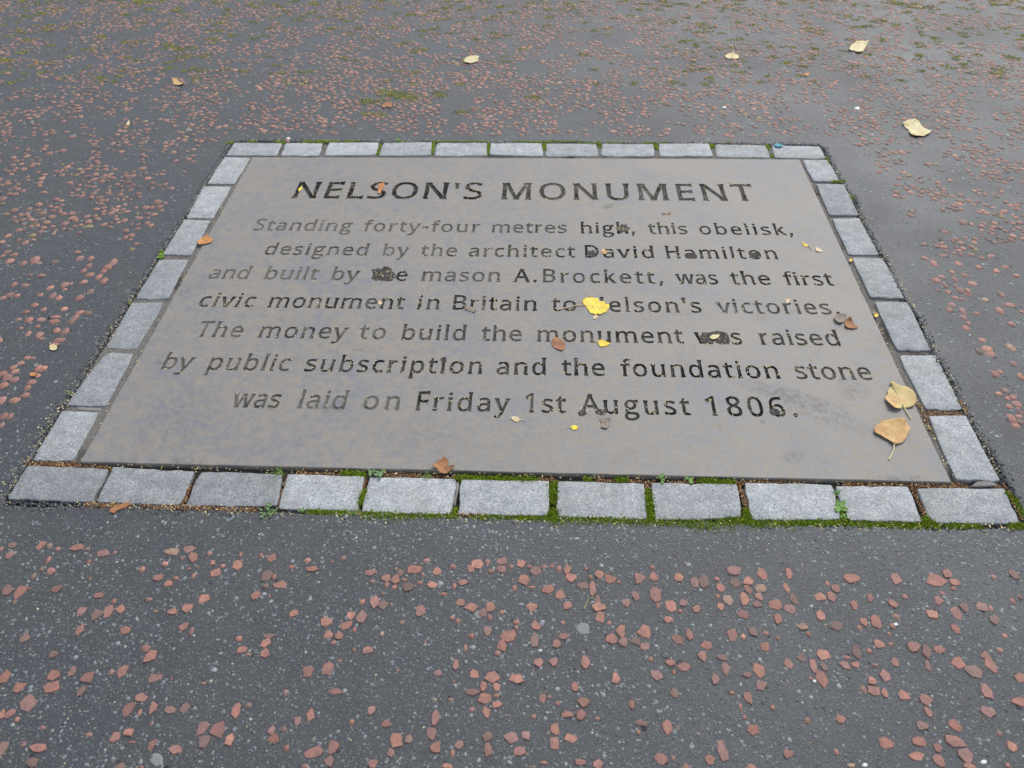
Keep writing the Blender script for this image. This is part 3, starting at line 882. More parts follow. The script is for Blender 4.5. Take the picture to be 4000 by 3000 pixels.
from mathutils.geometry import delaunay_2d_cdt
allP = [top_outline] + [Q for _, ch, loops in LETTERS for h, Q in loops]
cv_, cf_ = [], []
for P in allP:
    if loop_area(P) < 0:
        P = P[::-1]
    cf_.append(list(range(len(cv_), len(cv_) + len(P))))
    cv_ += [Vector(p) for p in P]
ov, oe, of_, _, _, src = delaunay_2d_cdt(cv_, [], cf_, 1, 1e-7, True)
V = [(v.x, v.y, ZS) for v in ov]
F = [tuple(f) for f, s_ in zip(of_, src) if len(s_) % 2 == 1]       # stone where an odd number of outlines nest


def band(Pa, za, Pb, zb, up=True):
    n = len(Pa)
    b = len(V)
    V.extend((x, y, za) for x, y in Pa)
    V.extend((x, y, zb) for x, y in Pb)
    for i in range(n):
        j = (i + 1) % n
        f = (b + i, b + j, b + n + j, b + n + i)
        F.append(f if up else f[::-1])


band(so, ZS - 0.0015, top_outline, ZS)                # arris
band(so, -0.06, so, ZS - 0.0015)                      # sides
for _, ch, loops in LETTERS:
    for hole, P in loops:
        band(P, ZS, P, ZS - CUT, hole)
slab = bpy.data.objects.new('inscribed_slab', None)
C.objects.link(slab)
slab['label'] = 'large grey stone slab carved with the Nelson monument inscription'
slab['category'] = 'stone plaque'
link('slab_stone', mesh_of('slab_stone', V, F), M_SLAB, slab)

# each carved word: the sloping sides and the silted floor of its letters
for wi, (ln, txt, pa, pb, dark) in enumerate(WORDS):
    V, F = [], []
    cap = BASE[ln][2]
    ins = cap * 0.04
    for w_, ch, loops in LETTERS:
        if w_ != wi:
            continue
        outers = [P for h, P in loops if not h]
        holes = [P for h, P in loops if h]
        depth = 0.0014 + 0.0022 * dark
        for h, P in loops:
            O = grow(P, 0.00025 if not h else -0.00025)
            I = grow(P, -ins if not h else ins)
            band(O, ZS - CUT, I, ZS - depth, not h)
        for P in outers:
            grp = [grow(P, -ins)] + [grow(Q, ins) for Q in holes if inside(Q[0], P)]
            pts = [Vector((x, y, 0)) for L in grp for x, y in L]
            tri = tessellate_polygon([[Vector((x, y, 0)) for x, y in L] for L in grp])
            b = len(V)
            V.extend((p.x, p.y, ZS - depth) for p in pts)
            for t in tri:
                a_, b_, c_ = (pts[i] for i in t)
                F.append(tuple(b + i for i in (t if (b_ - a_).cross(c_ - a_).z > 0 else t[::-1])))
    o = link('carved_word', mesh_of('carved_word', V, F), M_LETTER, slab, label='carved word "%s"' % txt)
    o.color = (1, 1, 1, dark)

# ------------------------------------------------------------------ red chippings
# centre and half extents in the photo's near strip, three enlargements side by side
NEAR = """0,2000:5,230,20,18;80,205,30,20;60,268,32,22;255,205,26,25;308,210,20,22;355,228,20,15;478,220,50,22;540,228,28,14;640,255,32,22;710,250,12,15;297,298,18,30;548,310,18,25;255,355,18,18;320,368,28,22;205,398,20,26;555,412,15,17;1065,248,38,22;1170,228,40,20;1195,280,30,28;1125,285,16,14;1292,258,20,18;1485,265,14,20;1612,270,18,20;1680,285,30,22;1020,320,26,18;875,355,24,22;975,405,30,20;1085,410,28,18;1042,440,30,20;1165,350,18,12;1218,340,22,10;1195,395,20,28;1312,312,24,24;1375,333,20,16;1470,325,32,28;1332,378,32,30;1897,297,28,20;2050,308,12,15;2120,285,22,20;1800,340,26,14;1925,352,40,16;1645,390,32,36;1692,402,18,26;1640,458,26,20;1725,450,50,22;45,487,36,26;125,495,34,36;180,475,14,14;350,475,32,26;90,558,20,20;605,518,32,20;1255,540,32,26;1580,515,32,26;1663,518,9,16;920,540,30,16;705,550,20,22;505,612,28,22;670,608,32,34;600,635,32,32;748,597,28,24;960,612,20,12;1065,618,32,20;1155,592,32,26;1808,628,26,28;490,725,26,30;777,725,36,24;1132,710,34,24;1182,738,16,36;155,780,26,24;2172,635,28,28;2018,675,32,28;2138,702,38,30;2188,727,16,20;2028,758,34,26;2095,765,28,24;2058,808,20,18;1475,782,26,22;1660,765,38,16;1635,815,28,32;1638,875,28,32;1492,850,30,22;1532,880,34,16;900,840,30,24;928,893,34,36;335,878,28,24;2185,852,12,16;2095,918,20,14;1905,978,34,36;2022,972,32,38;20,1025,30,40;335,1008,40,34;448,985,22,34;540,1020,42,34;760,982,30,36;685,992,20,26;952,1022,40,30;1058,1032,10,10;1255,1057,24,10;120,1082,36,26;315,1082,54,34;508,1105,26,30;1765,1115,20,28;2072,1108,44,22;870,1143,40,28;170,1185,46,50;65,1245,34,30;10,1250,20,30;105,1280,20,24;785,1228,34,40;948,1208,32,34;1052,1222,30,22;1145,1208,36,34;1458,1220,34,48;1532,1193,26,22;862,1240,14,28;935,1305,12,24;1838,1288,24,32;1918,1252,26,36;2170,1298,20,26;265,1330,22,16;795,1360,32,26;550,1375,32,18;1250,1328,38,44;1345,1345,50,44;1675,1350,24,28;1750,1340,26,22;1692,1395,42,30;708,1395,36,32;812,1420,34,8;940,1435,24,32;1262,1412,36,36;1418,1405,30,32;145,1435,22,22;240,1462,50,28;15,1460,36,46;1085,1462,38,26;1768,1460,18,30;1938,1487,54,42;2062,1452,38,44;200,1545,42,30;2032,1540,32,30;1885,1570,30,18;875,1575,20,10#1300,2000:178,650,30,36;238,375,34,26;245,430,28,18;180,555,26,22;213,855,32,24;262,552,28,34;318,575,28,28;362,572,12,12;312,505,20,16;330,408,30,20;383,413,30,28;390,355,16,14;420,378,24,30;332,448,18,22;380,462,22,20;446,420,20,12;503,355,44,28;556,388,12,20;468,462,34,28;535,438,26,18;580,300,28,20;428,682,26,22;540,615,36,36;645,365,26,26;618,453,30,24;740,338,28,20;750,460,18,28;808,433,34,20;686,508,28,16;893,320,32,34;853,348,26,24;955,310,20,26;976,365,28,20;1042,302,36,20;1043,355,28,28;1100,338,22,20;1158,315,32,26;1218,338,26,16;1250,365,38,32;1303,340,26,20;1355,330,18,20;1395,350,20,26;1443,358,24,30;1472,403,38,24;1562,350,20,14;1180,415,44,34;1110,418,8,10;1122,472,20,24;1228,465,30,12;1322,472,36,30;1402,512,32,28;1588,403,22,22;1645,385,38,30;1712,418,34,34;1766,433,16,14;1546,458,38,22;1606,475,22,42;1635,545,20,34;1635,587,46,26;1650,648,28,34;1705,685,18,18;1775,735,34,36;1722,782,40,34;1792,808,26,32;1872,800,32,26;1926,828,36,28;1922,742,38,40;1972,342,20,16;1893,408,32,36;1984,402,26,30;2140,405,30,26;1870,518,30,30;1992,512,40,40;1812,562,30,30;2008,580,18,26;2085,582,38,36;2162,563,30,22;2143,612,20,18;2070,660,36,20;860,588,40,24;972,585,30,32;1228,583,34,30;1448,580,32,26;788,560,30,20;1042,620,16,20;922,622,26,26;968,655,20,24;772,672,20,24;735,655,22,18;954,735,26,32;1133,680,30,18;1132,715,20,22;1254,702,28,30;1420,682,18,16;1090,768,48,38;1428,768,30,22;1245,795,22,40;1382,815,30,30;1045,825,34,38;1013,873,24,22;818,838,14,28;855,765,20,26;2128,788,38,30;2200,760,28,36;303,752,16,20;570,800,12,8;1270,930,32,38;1362,928,30,30;1560,930,24,44;1962,910,20,18;2085,930,36,24;2168,958,46,26;760,940,20,34;870,997,36,26;652,997,24,24;986,1012,42,38;1135,1027,42,28;1745,1025,24,36;2003,1010,40,38;2105,990,18,20;400,980,10,14;748,1045,12,16;1495,1078,22,30;2110,1122,26,32;1008,1080,24,26;930,1078,18,34;862,1108,40,22;1010,1133,24,20;936,1147,38,34;1295,1155,22,30;1334,1143,20,14;1388,1180,28,18;1548,1173,32,34;1010,1190,36,24;726,1158,24,14;858,1218,24,20;235,1222,24,26;944,1238,24,34;1845,1190,20,34;1447,1253,38,20;1528,1252,32,28;1238,1262,20,20;1632,1277,22,16;330,1305,28,22;630,1272,28,40;1898,1305,42,22;1886,1360,16,22;2065,1330,34,44;2130,1335,18,28;608,1362,28,46;1368,1340,30,40;397,1403,38,46;472,1400,26,26;952,1388,30,28;1100,1390,40,38;1195,1380,28,32;1365,1425,30,40;1473,1398,38,36;632,1455,32,42;782,1435,32,32;358,1488,28,26;738,1490,16,32;962,1470,24,46;1157,1472,42,32;2025,1527,44,40;2102,1518,18,24;1302,1548,28,14;1525,1545,30,22;1632,1560,34,28;245,1550,32,28;706,1565,34,18;1216,1575,30,10#2600,2000:180,437,28,28;235,430,30,38;318,415,22,16;335,467,28,30;322,520,18,18;380,542,30,32;340,588,22,30;193,597,28,24;425,365,44,32;430,440,30,24;513,430,36,24;508,478,24,28;586,470,40,26;603,385,32,36;760,380,20,34;483,538,26,44;573,520,30,22;566,567,30,22;748,470,24,26;790,535,24,36;680,572,38,30;767,597,34,26;694,658,26,32;480,637,36,30;1152,408,44,32;998,442,18,22;1045,473,30,26;952,522,34,22;1025,523,24,28;955,640,30,32;842,708,28,22;880,755,20,22;1054,702,40,32;1162,568,24,28;1260,530,24,26;1225,680,26,26;1298,678,34,36;1198,718,18,26;1423,415,28,36;1402,567,28,24;1475,522,22,20;1422,645,28,20;1400,705,22,22;1380,752,14,18;1650,628,42,24;1670,430,56,38;1738,378,30,30;1786,435,34,20;1775,475,26,16;1710,505,22,22;1682,545,28,36;1792,625,32,42;1842,592,26,30;1945,585,36,30;2008,595,16,26;1790,722,30,30;2025,402,20,20;2148,385,38,30;2142,550,22,24;2188,525,20,22;2032,668,30,24;2092,765,20,20;2064,855,26,16;410,757,34,38;542,740,32,30;480,773,20,26;618,750,28,20;693,778,20,20;255,820,36,32;615,833,28,24;222,888,30,30;352,897,34,22;372,965,28,38;305,1028,26,32;502,1003,32,18;580,980,34,50;588,1068,42,36;508,1140,32,38;408,1117,24,16;462,1203,14,40;660,1208,18,20;488,1270,16,20;545,1348,38,34;842,898,32,26;972,878,38,38;912,950,24,42;976,957,26,26;965,1030,46,46;762,940,28,34;898,1030,20,16;1180,868,26,36;1120,900,32,16;1105,947,30,28;1172,942,30,20;1255,858,22,22;1315,813,34,28;1390,815,18,18;1288,945,32,16;1416,928,26,26;1352,1008,36,34;1273,1045,26,26;1223,1095,22,26;1290,1105,36,32;1352,1120,24,30;1470,1130,40,28;1525,830,38,28;1612,858,28,40;1690,850,32,24;1620,950,18,36;1808,930,42,38;1900,985,48,34;1970,890,32,30;2012,950,36,42;2190,1025,40,32;1980,1112,28,44;1992,1235,40,32;2180,1172,46,30;1600,1160,44,30;1622,1237,26,36;1580,1320,42,26;1785,1320,38,36;2060,1370,22,26;2140,1450,30,34;1780,1415,66,36;1570,1422,40,30;1545,1505,46,26;1358,1425,40,38;1080,1283,32,28;876,1287,22,24;755,1490,38,28;1055,1482,20,26;348,1478,34,54;275,1530,34,32;1690,1530,34,46;1852,1510,42,44;1678,1455,34,28;1870,1568,36,20;1145,1565,34,16;2110,1565,22,22"""
chips = []
for part in NEAR.split('#'):
    hd, dat = part.split(':')
    ox, oy = (int(v) for v in hd.split(','))
    for q in dat.split(';'):
        if not q.strip():
            continue
        x, y, rx, ry = (float(v) for v in q.split(','))
        chips.append((ox + x * 0.6329, oy + y * 0.6329, rx * 0.6329, ry * 0.6329))


def chip_world(c):
    p = at(c[0], c[1])
    r = (at(c[0] + c[2], c[1]) - p).length
    q = (at(c[0], c[1] - c[3]) - at(c[0], c[1] + c[3])).length / 2
    return p.x, p.y, r, q


cw = np.array([chip_world(c) for c in chips])
size_px = np.array([c[2] * c[3] for c in chips])
order = np.argsort(-size_px)
big, rest = order[:300], order[300:]
ccol = pick(CHIP_PAL, len(cw), 0.13)
for i in big:
    x, y, rx, ry = cw[i]
    rx, ry = rx * 1.24, ry * 1.24
    K = random.choice((5, 6, 6, 7))
    h = random.uniform(0.0010, 0.0026)
    ph = random.uniform(0, 6.28)
    t1, t2 = random.uniform(-.05, .05), random.uniform(-.05, .05)
    base, top = [], []
    for k in range(K):
        a = ph + 2 * math.pi * k / K + random.uniform(-0.28, 0.28)
        r = random.uniform(0.66, 1.14)
        ux, uy = math.cos(a) * r * rx, math.sin(a) * r * ry
        s = random.uniform(0.86, 0.96)
        base.append((ux, uy, -0.001))
        top.append((ux * s, uy * s, h + ux * t1 + uy * t2))
    V = base + top + [(random.uniform(-.2, .2) * rx, random.uniform(-.2, .2) * ry, h + random.uniform(0.0, 0.0007))]
    F = [(k, (k + 1) % K, K + (k + 1) % K, K + k) for k in range(K)] + [(K + k, K + (k + 1) % K, 2 * K) for k in range(K)]
    me = mesh_of('red_chipping', V, F)
    tint_attr(me, np.repeat(ccol[i][None], len(V), 0))
    o = link('red_chipping', me, M_CHIP, ground)
    o.location = (x, y, 0)

# density of the chippings over the rest of the ground, by place (share of the surface)
GRID_X = [0, 500, 1000, 1500, 2000, 2500, 3000, 3500, 4000]
GRID = [(50, [.30, .32, .34, .32, .40, .40, .32, .28]), (150, [.22, .30, .32, .27, .36, .32, .32, .32]),
        (250, [.30, .27, .36, .38, .36, .30, .27, .32]), (350, [.20, .27, .42, .56, .36, .27, .30, .32]),
        (450, [.16, .26, .36, .46, .38, .30, .30, .30]), (560, [.13, .22, .2, .1, .1, .2, .22, .26]),
        (700, [.18, .20, .1, .1, .1, .1, .18, .24]), (900, [.24, .16, .1, .1, .1, .1, .12, .26])]
gy = [g[0] for g in GRID]


def density(px, py):
    cxs = np.array(GRID_X[:-1]) + 250
    u = np.clip(np.interp(px, cxs, np.arange(8)), 0, 7)
    v = np.clip(np.interp(py, gy, np.arange(len(gy))), 0, len(gy) - 1)
    G = np.array([g[1] for g in GRID])
    u0, v0 = np.floor(u).astype(int), np.floor(v).astype(int)
    u1, v1 = np.minimum(u0 + 1, 7), np.minimum(v0 + 1, len(gy) - 1)
    fu, fv_ = u - u0, v - v0
    return (G[v0, u0] * (1 - fu) + G[v0, u1] * fu) * (1 - fv_) + (G[v1, u0] * (1 - fu) + G[v1, u1] * fu) * fv_


SIDE = """0,1000:60,30,26,16;145,45,22,18;215,25,30,20;240,45,20,10;335,38,26,14;495,15,26,16;560,15,20,16;550,60,20,14;700,38,26,22;515,92,18,14;555,115,26,14;610,130,22,18;640,155,24,18;665,70,26,16;640,90,20,14;90,175,18,14;155,180,24,12;185,118,18,10;255,120,24,10;400,178,26,16;400,207,18,8;440,170,10,10;515,162,24,14;310,200,22,16;250,240,20,12;325,245,22,18;362,258,22,16;490,258,26,20;560,218,24,18;20,258,20,14;60,240,26,16;105,245,20,12;215,305,22,14;270,330,18,12;160,345,24,10;398,328,22,14;495,350,26,14;540,355,26,14;465,380,24,18;440,405,26,20;180,395,24,18;115,392,18,10;255,395,30,14;345,375,34,8;335,405,30,14;235,435,18,10;130,445,14,8;175,480,16,16;245,485,24,20;350,460,24,16;405,465,26,20;370,518,34,14;255,510,16,10;340,545,28,12;165,630,28,12;200,630,24,8;20,725,24,18;130,660,24,14;80,690,22,14;95,713,24,14;45,750,28,22;90,765,32,20;20,800,30,20;235,695,20,20;265,695,24,18;235,740,16,12;195,778,26,16;170,812,20,18;155,860,26,16;12,890,24,24;90,892,36,20;25,990,24,22;65,990,16,20;12,1045,18,20#2600,1000:1600,15,22,12;1655,45,24,18;1805,45,24,14;1930,68,22,14;2040,92,20,14;2100,68,26,10;1768,100,18,12;1845,118,26,16;1700,130,24,14;1785,145,16,20;1670,150,28,16;1895,170,30,16;1725,182,24,18;1790,185,14,12;1820,213,28,20;1865,215,18,18;1680,212,16,10;1742,222,18,14;1868,238,20,14;1790,258,24,12;1830,265,24,10;2165,122,24,10;2075,240,20,16;1970,270,24,12;1765,300,22,14;1752,332,22,16;2125,305,36,14;1832,340,20,20;1840,380,22,16;1920,355,20,10;2062,335,24,22;2200,345,16,10;2132,420,26,16;1865,415,18,14;1855,445,22,20;1955,522,22,16;1985,575,36,20;1935,590,22,20;2005,605,34,16;2132,568,28,26;2145,665,24,16;2035,728,30,24;2065,715,16,14;2192,745,22,20;2095,832,26,20;2055,850,22,14;2145,870,26,16;2110,880,16,12;2165,915,30,20;2120,930,24,14;2185,955,20,24;2135,1005,30,28;2180,990,24,14;2160,1050,26,20;2190,1025,20,16"""
side = []
for part in SIDE.split('#'):
    hd, dat = part.split(':')
    ox, oy = (int(v) for v in hd.split(','))
    for q in dat.split(';'):
        if q.strip():
            x, y, rx, ry = (float(v) for v in q.split(','))
            side.append(chip_world((ox + x * 0.6329, oy + y * 0.6329, rx * 0.6329, ry * 0.6329)))
side = np.array(side)
side[:, 2:] *= 1.25

# random placing with clusters, no two overlapping (cell hash)
cells = {}


def free(x, y, r, dmin=0.9):
    ci, cj = int(x / 0.036), int(y / 0.036)
    for a in (-1, 0, 1):
        for b in (-1, 0, 1):
            for (qx, qy, qr) in cells.get((ci + a, cj + b), ()):
                if (qx - x) ** 2 + (qy - y) ** 2 < ((qr + r) * dmin) ** 2:
                    return False
    return True


def put(x, y, r):
    cells.setdefault((int(x / 0.036), int(y / 0.036)), []).append((x, y, r))


for q in list(cw) + list(side):
    put(q[0], q[1], (q[2] + q[3]) / 2)
rx_, ry_, sx_, sy_ = [], [], [], []
cand = 200000
PX = rng.uniform(-2.9, 4.9, cand)
PY = rng.uniform(-1.2, 4.3, cand)
ED = edge_dist(PX, PY)
ppx, ppy = to_px(PX, PY)
behind = PY < CAM[1] + 0.25
dens = density(np.where(behind, 2000, ppx), np.where(behind, 2500, ppy))
inner_margin = np.where(PY > Y1, 0.075, np.where(PX < X0, 0.10, 0.16))
for i in range(cand):
    x, y = PX[i], PY[i]
    if ED[i] < inner_margin[i]:
        continue
    inframe = (not behind[i]) and -60 < ppx[i] < 4060
    if inframe and 1010 < ppy[i] < 2000 and (ppx[i] < 850 or ppx[i] > 3250) and 0 < ppx[i] < 4000:
        continue                                       # these are listed one by one
    if inframe and 1995 < ppy[i] < 3000 and 0 < ppx[i] < 4000:
        continue
    d = dens[i] if ppy[i] < 1010 and not behind[i] else 0.10
    if random.random() > 0.3 + d:
        continue
    c = 0.5 + 1.1 * noise.noise(Vector((x * 5.5, y * 5.5, 4))) + 0.9 * noise.noise(Vector((x * 15, y * 15, 14)))
    if random.random() > d * 3.2 * max(0, min(1.9, (c - 0.22) * 3.0)):
        continue
    r = random.uniform(0.0105, 0.0172) * (1.0 if random.random() < 0.8 else 1.15)
    e = random.uniform(0.62, 1.0)
    if free(x, y, r * 0.75, 0.86):
        put(x, y, r * 0.75)
        rx_.append(x); ry_.append(y); sx_.append(r); sy_.append(r * e)
nR = len(rx_)
print('scattered chippings', nR)
ax = np.concatenate([np.array(rx_), cw[rest, 0], side[:, 0]])
ay = np.concatenate([np.array(ry_), cw[rest, 1], side[:, 1]])
ar = np.concatenate([np.array(sx_), cw[rest, 2], side[:, 2]])
aq = np.concatenate([np.array(sy_), cw[rest, 3], side[:, 3]])
arot = np.concatenate([rng.uniform(0, 6.28, nR), np.zeros(len(rest) + len(side))])
ccs = pick([((0.37, 0.185, 0.140), 6), ((0.33, 0.175, 0.14), 5), ((0.40, 0.215, 0.155), 3), ((0.27, 0.165, 0.125), 4), ((0.20, 0.14, 0.11), 2), ((0.27, 0.22, 0.10), 0.6)], nR, 0.18)
ccs = np.concatenate([ccs, pick(CHIP_PAL, len(rest) + len(side), 0.15)])
pieces('red_chippings', ax, ay, np.zeros(len(ax)), ar, aq, arot, rng.uniform(0.0003, 0.0012, len(ax)), ccs, K=7,
       m=M_CHIP, parent=ground, kind='stuff', irregular=0.28, top=0.9)

# dark gritty flecks, coloured as the shade in voids round the chippings
gx0 = np.concatenate([ax[:nR], ax[:nR], ax[nR:], cw[big, 0]])
gy0 = np.concatenate([ay[:nR], ay[:nR], ay[nR:], cw[big, 1]])
gr0 = np.concatenate([ar[:nR], ar[:nR], ar[nR:], cw[big, 2]])
sel = rng.uniform(0, 1, len(gx0)) < np.where(np.arange(len(gx0)) < 2 * nR, 0.75, 0.9)
gx0, gy0, gr0 = gx0[sel], gy0[sel], gr0[sel]
ga = rng.uniform(0, 6.28, len(gx0))
gx1, gy1 = gx0 + np.cos(ga) * gr0 * 0.85, gy0 + np.sin(ga) * gr0 * 0.85
gs = gr0 * rng.uniform(0.35, 0.8, len(gx0))
pieces('chip_void_shade', gx1, gy1, np.zeros(len(gx1)), gs, gs * rng.uniform(0.4, 0.8, len(gx1)), ga + 1.57, rng.uniform(0.0001, 0.0003, len(gx1)),
       pick([((0.026, 0.026, 0.029), 5), ((0.042, 0.042, 0.045), 4), ((0.055, 0.055, 0.045), 1)], len(gx1), 0.2), K=6, m=M_STONE, parent=ground, kind='stuff', irregular=0.5, top=0.85)

# ------------------------------------------------------------------ grey aggregate showing in the asphalt
def ground_at(ux, uy):
    D = np.stack([(ux - 2000) / FOC, (uy - 1500) / FOC, np.ones(len(ux))], -1) @ ROT
    t = -CAM[2] / D[:, 2]
    return CAM[0] + D[:, 0] * t, CAM[1] + D[:, 1] * t


N = 56000                     # smaller ones can only be told apart nearby, so the near ground gets more
x, y = ground_at(rng.uniform(-500, 4500, N), rng.uniform(-60, 3300, N))
x2, y2 = rng.uniform(-2.6, 4.8, 22000), rng.uniform(-1.3, 4.2, 22000)
x, y = np.concatenate([x, x2]), np.concatenate([y, y2])
N = len(x)
pq = np.array([noise.noise(Vector((a * 2.6, b * 2.6, 31))) for a, b in zip(x, y)])
keep = (edge_dist(x, y) > 0.022) & (rng.uniform(-0.8, 0.8, N) < pq + 0.35)
x, y = x[keep], y[keep]
r = rng.gamma(3.2, 0.00098, len(x)).clip(0.0014, 0.0078) * np.clip(0.8 + 0.18 * (y + 0.5), 0.8, 1.4)
# coarser stones just outside the near row of setts
nb = 1100
bx_, by_ = rng.uniform(0.75, 2.25, nb), -0.016 - np.abs(rng.normal(0, 0.045, nb))
x, y = np.concatenate([x, bx_]), np.concatenate([y, by_])
r = np.concatenate([r, rng.uniform(0.0022, 0.0052, nb)])
pieces('grey_aggregate', x, y, np.zeros(len(x)), r, r * rng.uniform(0.5, 1, len(x)), rng.uniform(0, 6.28, len(x)), rng.uniform(0.0002, 0.0009, len(x)),
       pick(STONE_PAL, len(x), 0.18), K=6, m=M_STONE, parent=ground, kind='stuff', sink=0.0006)

# crumbled dark edge between the asphalt and the setts
pts = []
for side_i, (a, b) in enumerate((((X0, Y0), (X1, Y0)), ((X1, Y0), (X1, Y1)), ((X1, Y1), (X0, Y1)), ((X0, Y1), (X0, Y0)))):
    a, b = Vector(a), Vector(b)
    L = (b - a).length
    d = (b - a) / L
    nrm = Vector((d.y, -d.x))
    for _ in range(int(L * 1500)):
        s = random.random()
        if side_i == 0 and s > 0.25 and random.random() < 0.75:
            continue
        g = gap_at(side_i, s * 2.2)
        o_ = random.uniform(-0.001, g + 0.016)
        if o_ > g and random.random() < 0.6:
            continue
        p = a + d * (L * s) + nrm * o_
        zz = -0.0062 + 0.0055 * min(1, max(0, o_ / (g + 0.004))) + random.uniform(-0.001, 0.0012)
        pts.append((p.x, p.y, zz))
pts = np.array(pts)
r = rng.uniform(0.0014, 0.0042, len(pts))
DARK_PAL = [((0.035, 0.036, 0.039), 5), ((0.065, 0.068, 0.072), 7), ((0.11, 0.115, 0.12), 6), ((0.19, 0.20, 0.19), 2)]
pieces('crumbled_asphalt_edge', pts[:, 0], pts[:, 1], pts[:, 2], r, r * rng.uniform(0.6, 1, len(pts)), rng.uniform(0, 6.28, len(pts)), rng.uniform(0.001, 0.0032, len(pts)),
       pick(DARK_PAL, len(pts), 0.2), K=5, m=M_STONE, parent=ground, kind='stuff', sink=0.002)


# ------------------------------------------------------------------ things along the joints
def along(segs, per_m, spread, z=None):
    """points scattered along photo-measured segments"""
    out = []
    for s in segs:
        (x0, y0, x1, y1) = s[:4]
        w = s[4] if len(s) > 4 else 1.0
        a, b = at(x0, y0), at(x1, y1)
        L = (b - a).length + 0.008
        for _ in range(max(3, int(L * per_m * w))):
            t = random.random()
            p = a.lerp(b, t)
            out.append((p.x + random.gauss(0, spread * w), p.y + random.gauss(0, spread * w), 0))
    return np.array(out)


MOSS = [(1190, 1998, 1370, 2004), (1415, 2013, 1560, 2018, 1.5), (1560, 2016, 1700, 2018), (1700, 2018, 1790, 2018), (1840, 2020, 2150, 2028), (2150, 2028, 2180, 2035, 1.7),
        (2180, 2032, 2560, 2040, 1.3), (2570, 2042, 2700, 2050, 1.2), (2690, 2050, 2800, 2056, 1.8), (2810, 2048, 2910, 2034, 1.9), (2915, 2046, 3100, 2046, 1.5), (3100, 2044, 3290, 2042, 1.1),
        (3310, 2048, 3600, 2056, 1.2), (3610, 2050, 3665, 2050, 1.5), (3700, 2055, 3830, 2057), (3950, 2054, 4010, 2056, 1.2),
        (1422, 1915, 1405, 1965, 1.1), (1775, 1992, 1776, 2012, 1.3), (2160, 1885, 2160, 1960, 1.3), (2160, 1990, 2160, 2030, 1.4), (2533, 1915, 2545, 2034, 1.2), (2912, 1990, 2930, 2040, 1.2),
        (3290, 2000, 3300, 2032), (3615, 2022, 3640, 2050, 1.2), (3935, 1925, 3975, 1965), (3970, 1960, 4000, 2020, .8),
        (1340, 1846, 1420, 1854), (1785, 1864, 1850, 1870, 1.2), (1870, 1868, 2095, 2000 - 128, 1.0), (2410, 1870, 2450, 1873, .8), (2730, 1876, 2865, 1884, 1.0), (2280, 1868, 2310, 1871, .6)]
MOSS_TOP = [(888, 556, 910, 556, 1.2), (968, 553, 1000, 553, .8), (1078, 553, 1110, 556, 1.1), (1185, 552, 1215, 552, 1.1), (1225, 553, 1290, 552, 1.4), (1295, 552, 1330, 552, .8), (1345, 551, 1400, 551, .8),
            (1550, 553, 1580, 554, .6), (1680, 552, 1905, 553, .8), (1995, 553, 2115, 555, .7), (2120, 553, 2260, 553, .9), (2260, 555, 2345, 560, .8), (2370, 557, 2440, 558, .6), (2510, 559, 2555, 560, .8),
            (2585, 557, 2612, 557, .8), (1695, 556, 1688, 600, .7), (1910, 556, 1907, 600, .6), (2126, 560, 2126, 582, .9), (2342, 562, 2345, 572, .8), (2560, 562, 2564, 580, .9), (2777, 560, 2783, 575, 1.0),
            (2996, 566, 3003, 582, .9), (3010, 600, 3018, 612, .5), (1488, 560, 1474, 604, .5), (3250, 706, 3300, 710, .9), (3325, 764, 3335, 774, .7), (625, 980, 632, 1008, 1.0), (3230, 615, 3240, 640, .4), (506, 1180, 512, 1190, .4)]
MOSS_GROUND = [(1490, 358, 1560, 372, 1.6), (1540, 372, 1640, 385, 1.3), (1400, 400, 1490, 395, 1.1), (1420, 445, 1500, 450, .8), (1780, 438, 1830, 440, .7), (1700, 360, 1730, 378, .9), (2060, 380, 2110, 385, .8),
               (640, 170, 720, 200, .8), (690, 225, 740, 215, .5), (3480, 10, 3540, 20, 1.2), (3880, 270, 3920, 280, .9)]
for _ in range(620):
    gx_, gy_ = random.uniform(0, 4000), random.random() ** 1.5 * 330
    if random.random() < (0.45 + 0.55 * (gx_ > 2600 or gx_ < 900) if gy_ > 90 else 1):
        MOSS_GROUND.append((gx_, gy_, gx_ + random.uniform(5, 40), gy_ + random.uniform(-6, 6), random.uniform(.25, .7)))


def tufts(name, P, zlo, zhi, size, pal, parent=None, label=None, **kw):
    N = len(P)
    V = np.zeros((N, 4, 3))
    a = rng.uniform(0, 6.28, N)
    s = rng.uniform(0.6, 1.3, N) * size
    z0 = rng.uniform(zlo, zhi, N)
    for k in range(3):
        V[:, k, 0] = P[:, 0] + np.cos(a + 2.094 * k) * s * 0.7
        V[:, k, 1] = P[:, 1] + np.sin(a + 2.094 * k) * s * 0.7
        V[:, k, 2] = z0
    V[:, 3, 0] = P[:, 0] + rng.normal(0, 0.6, N) * s
    V[:, 3, 1] = P[:, 1] + rng.normal(0, 0.6, N) * s
    V[:, 3, 2] = z0 + s * rng.uniform(0.8, 1.8, N)
    b = (np.arange(N) * 4)[:, None]
    F = np.concatenate([b + np.array([0, 1, 3]), b + np.array([1, 2, 3]), b + np.array([2, 0, 3])]).tolist()
    me = mesh_of(name, V.reshape(-1, 3).tolist(), F)
    tint_attr(me, np.repeat(pick(pal, N, 0.22), 4, 0))
    return link(name, me, M_MOSS, parent, kind='stuff', label=label, **kw)


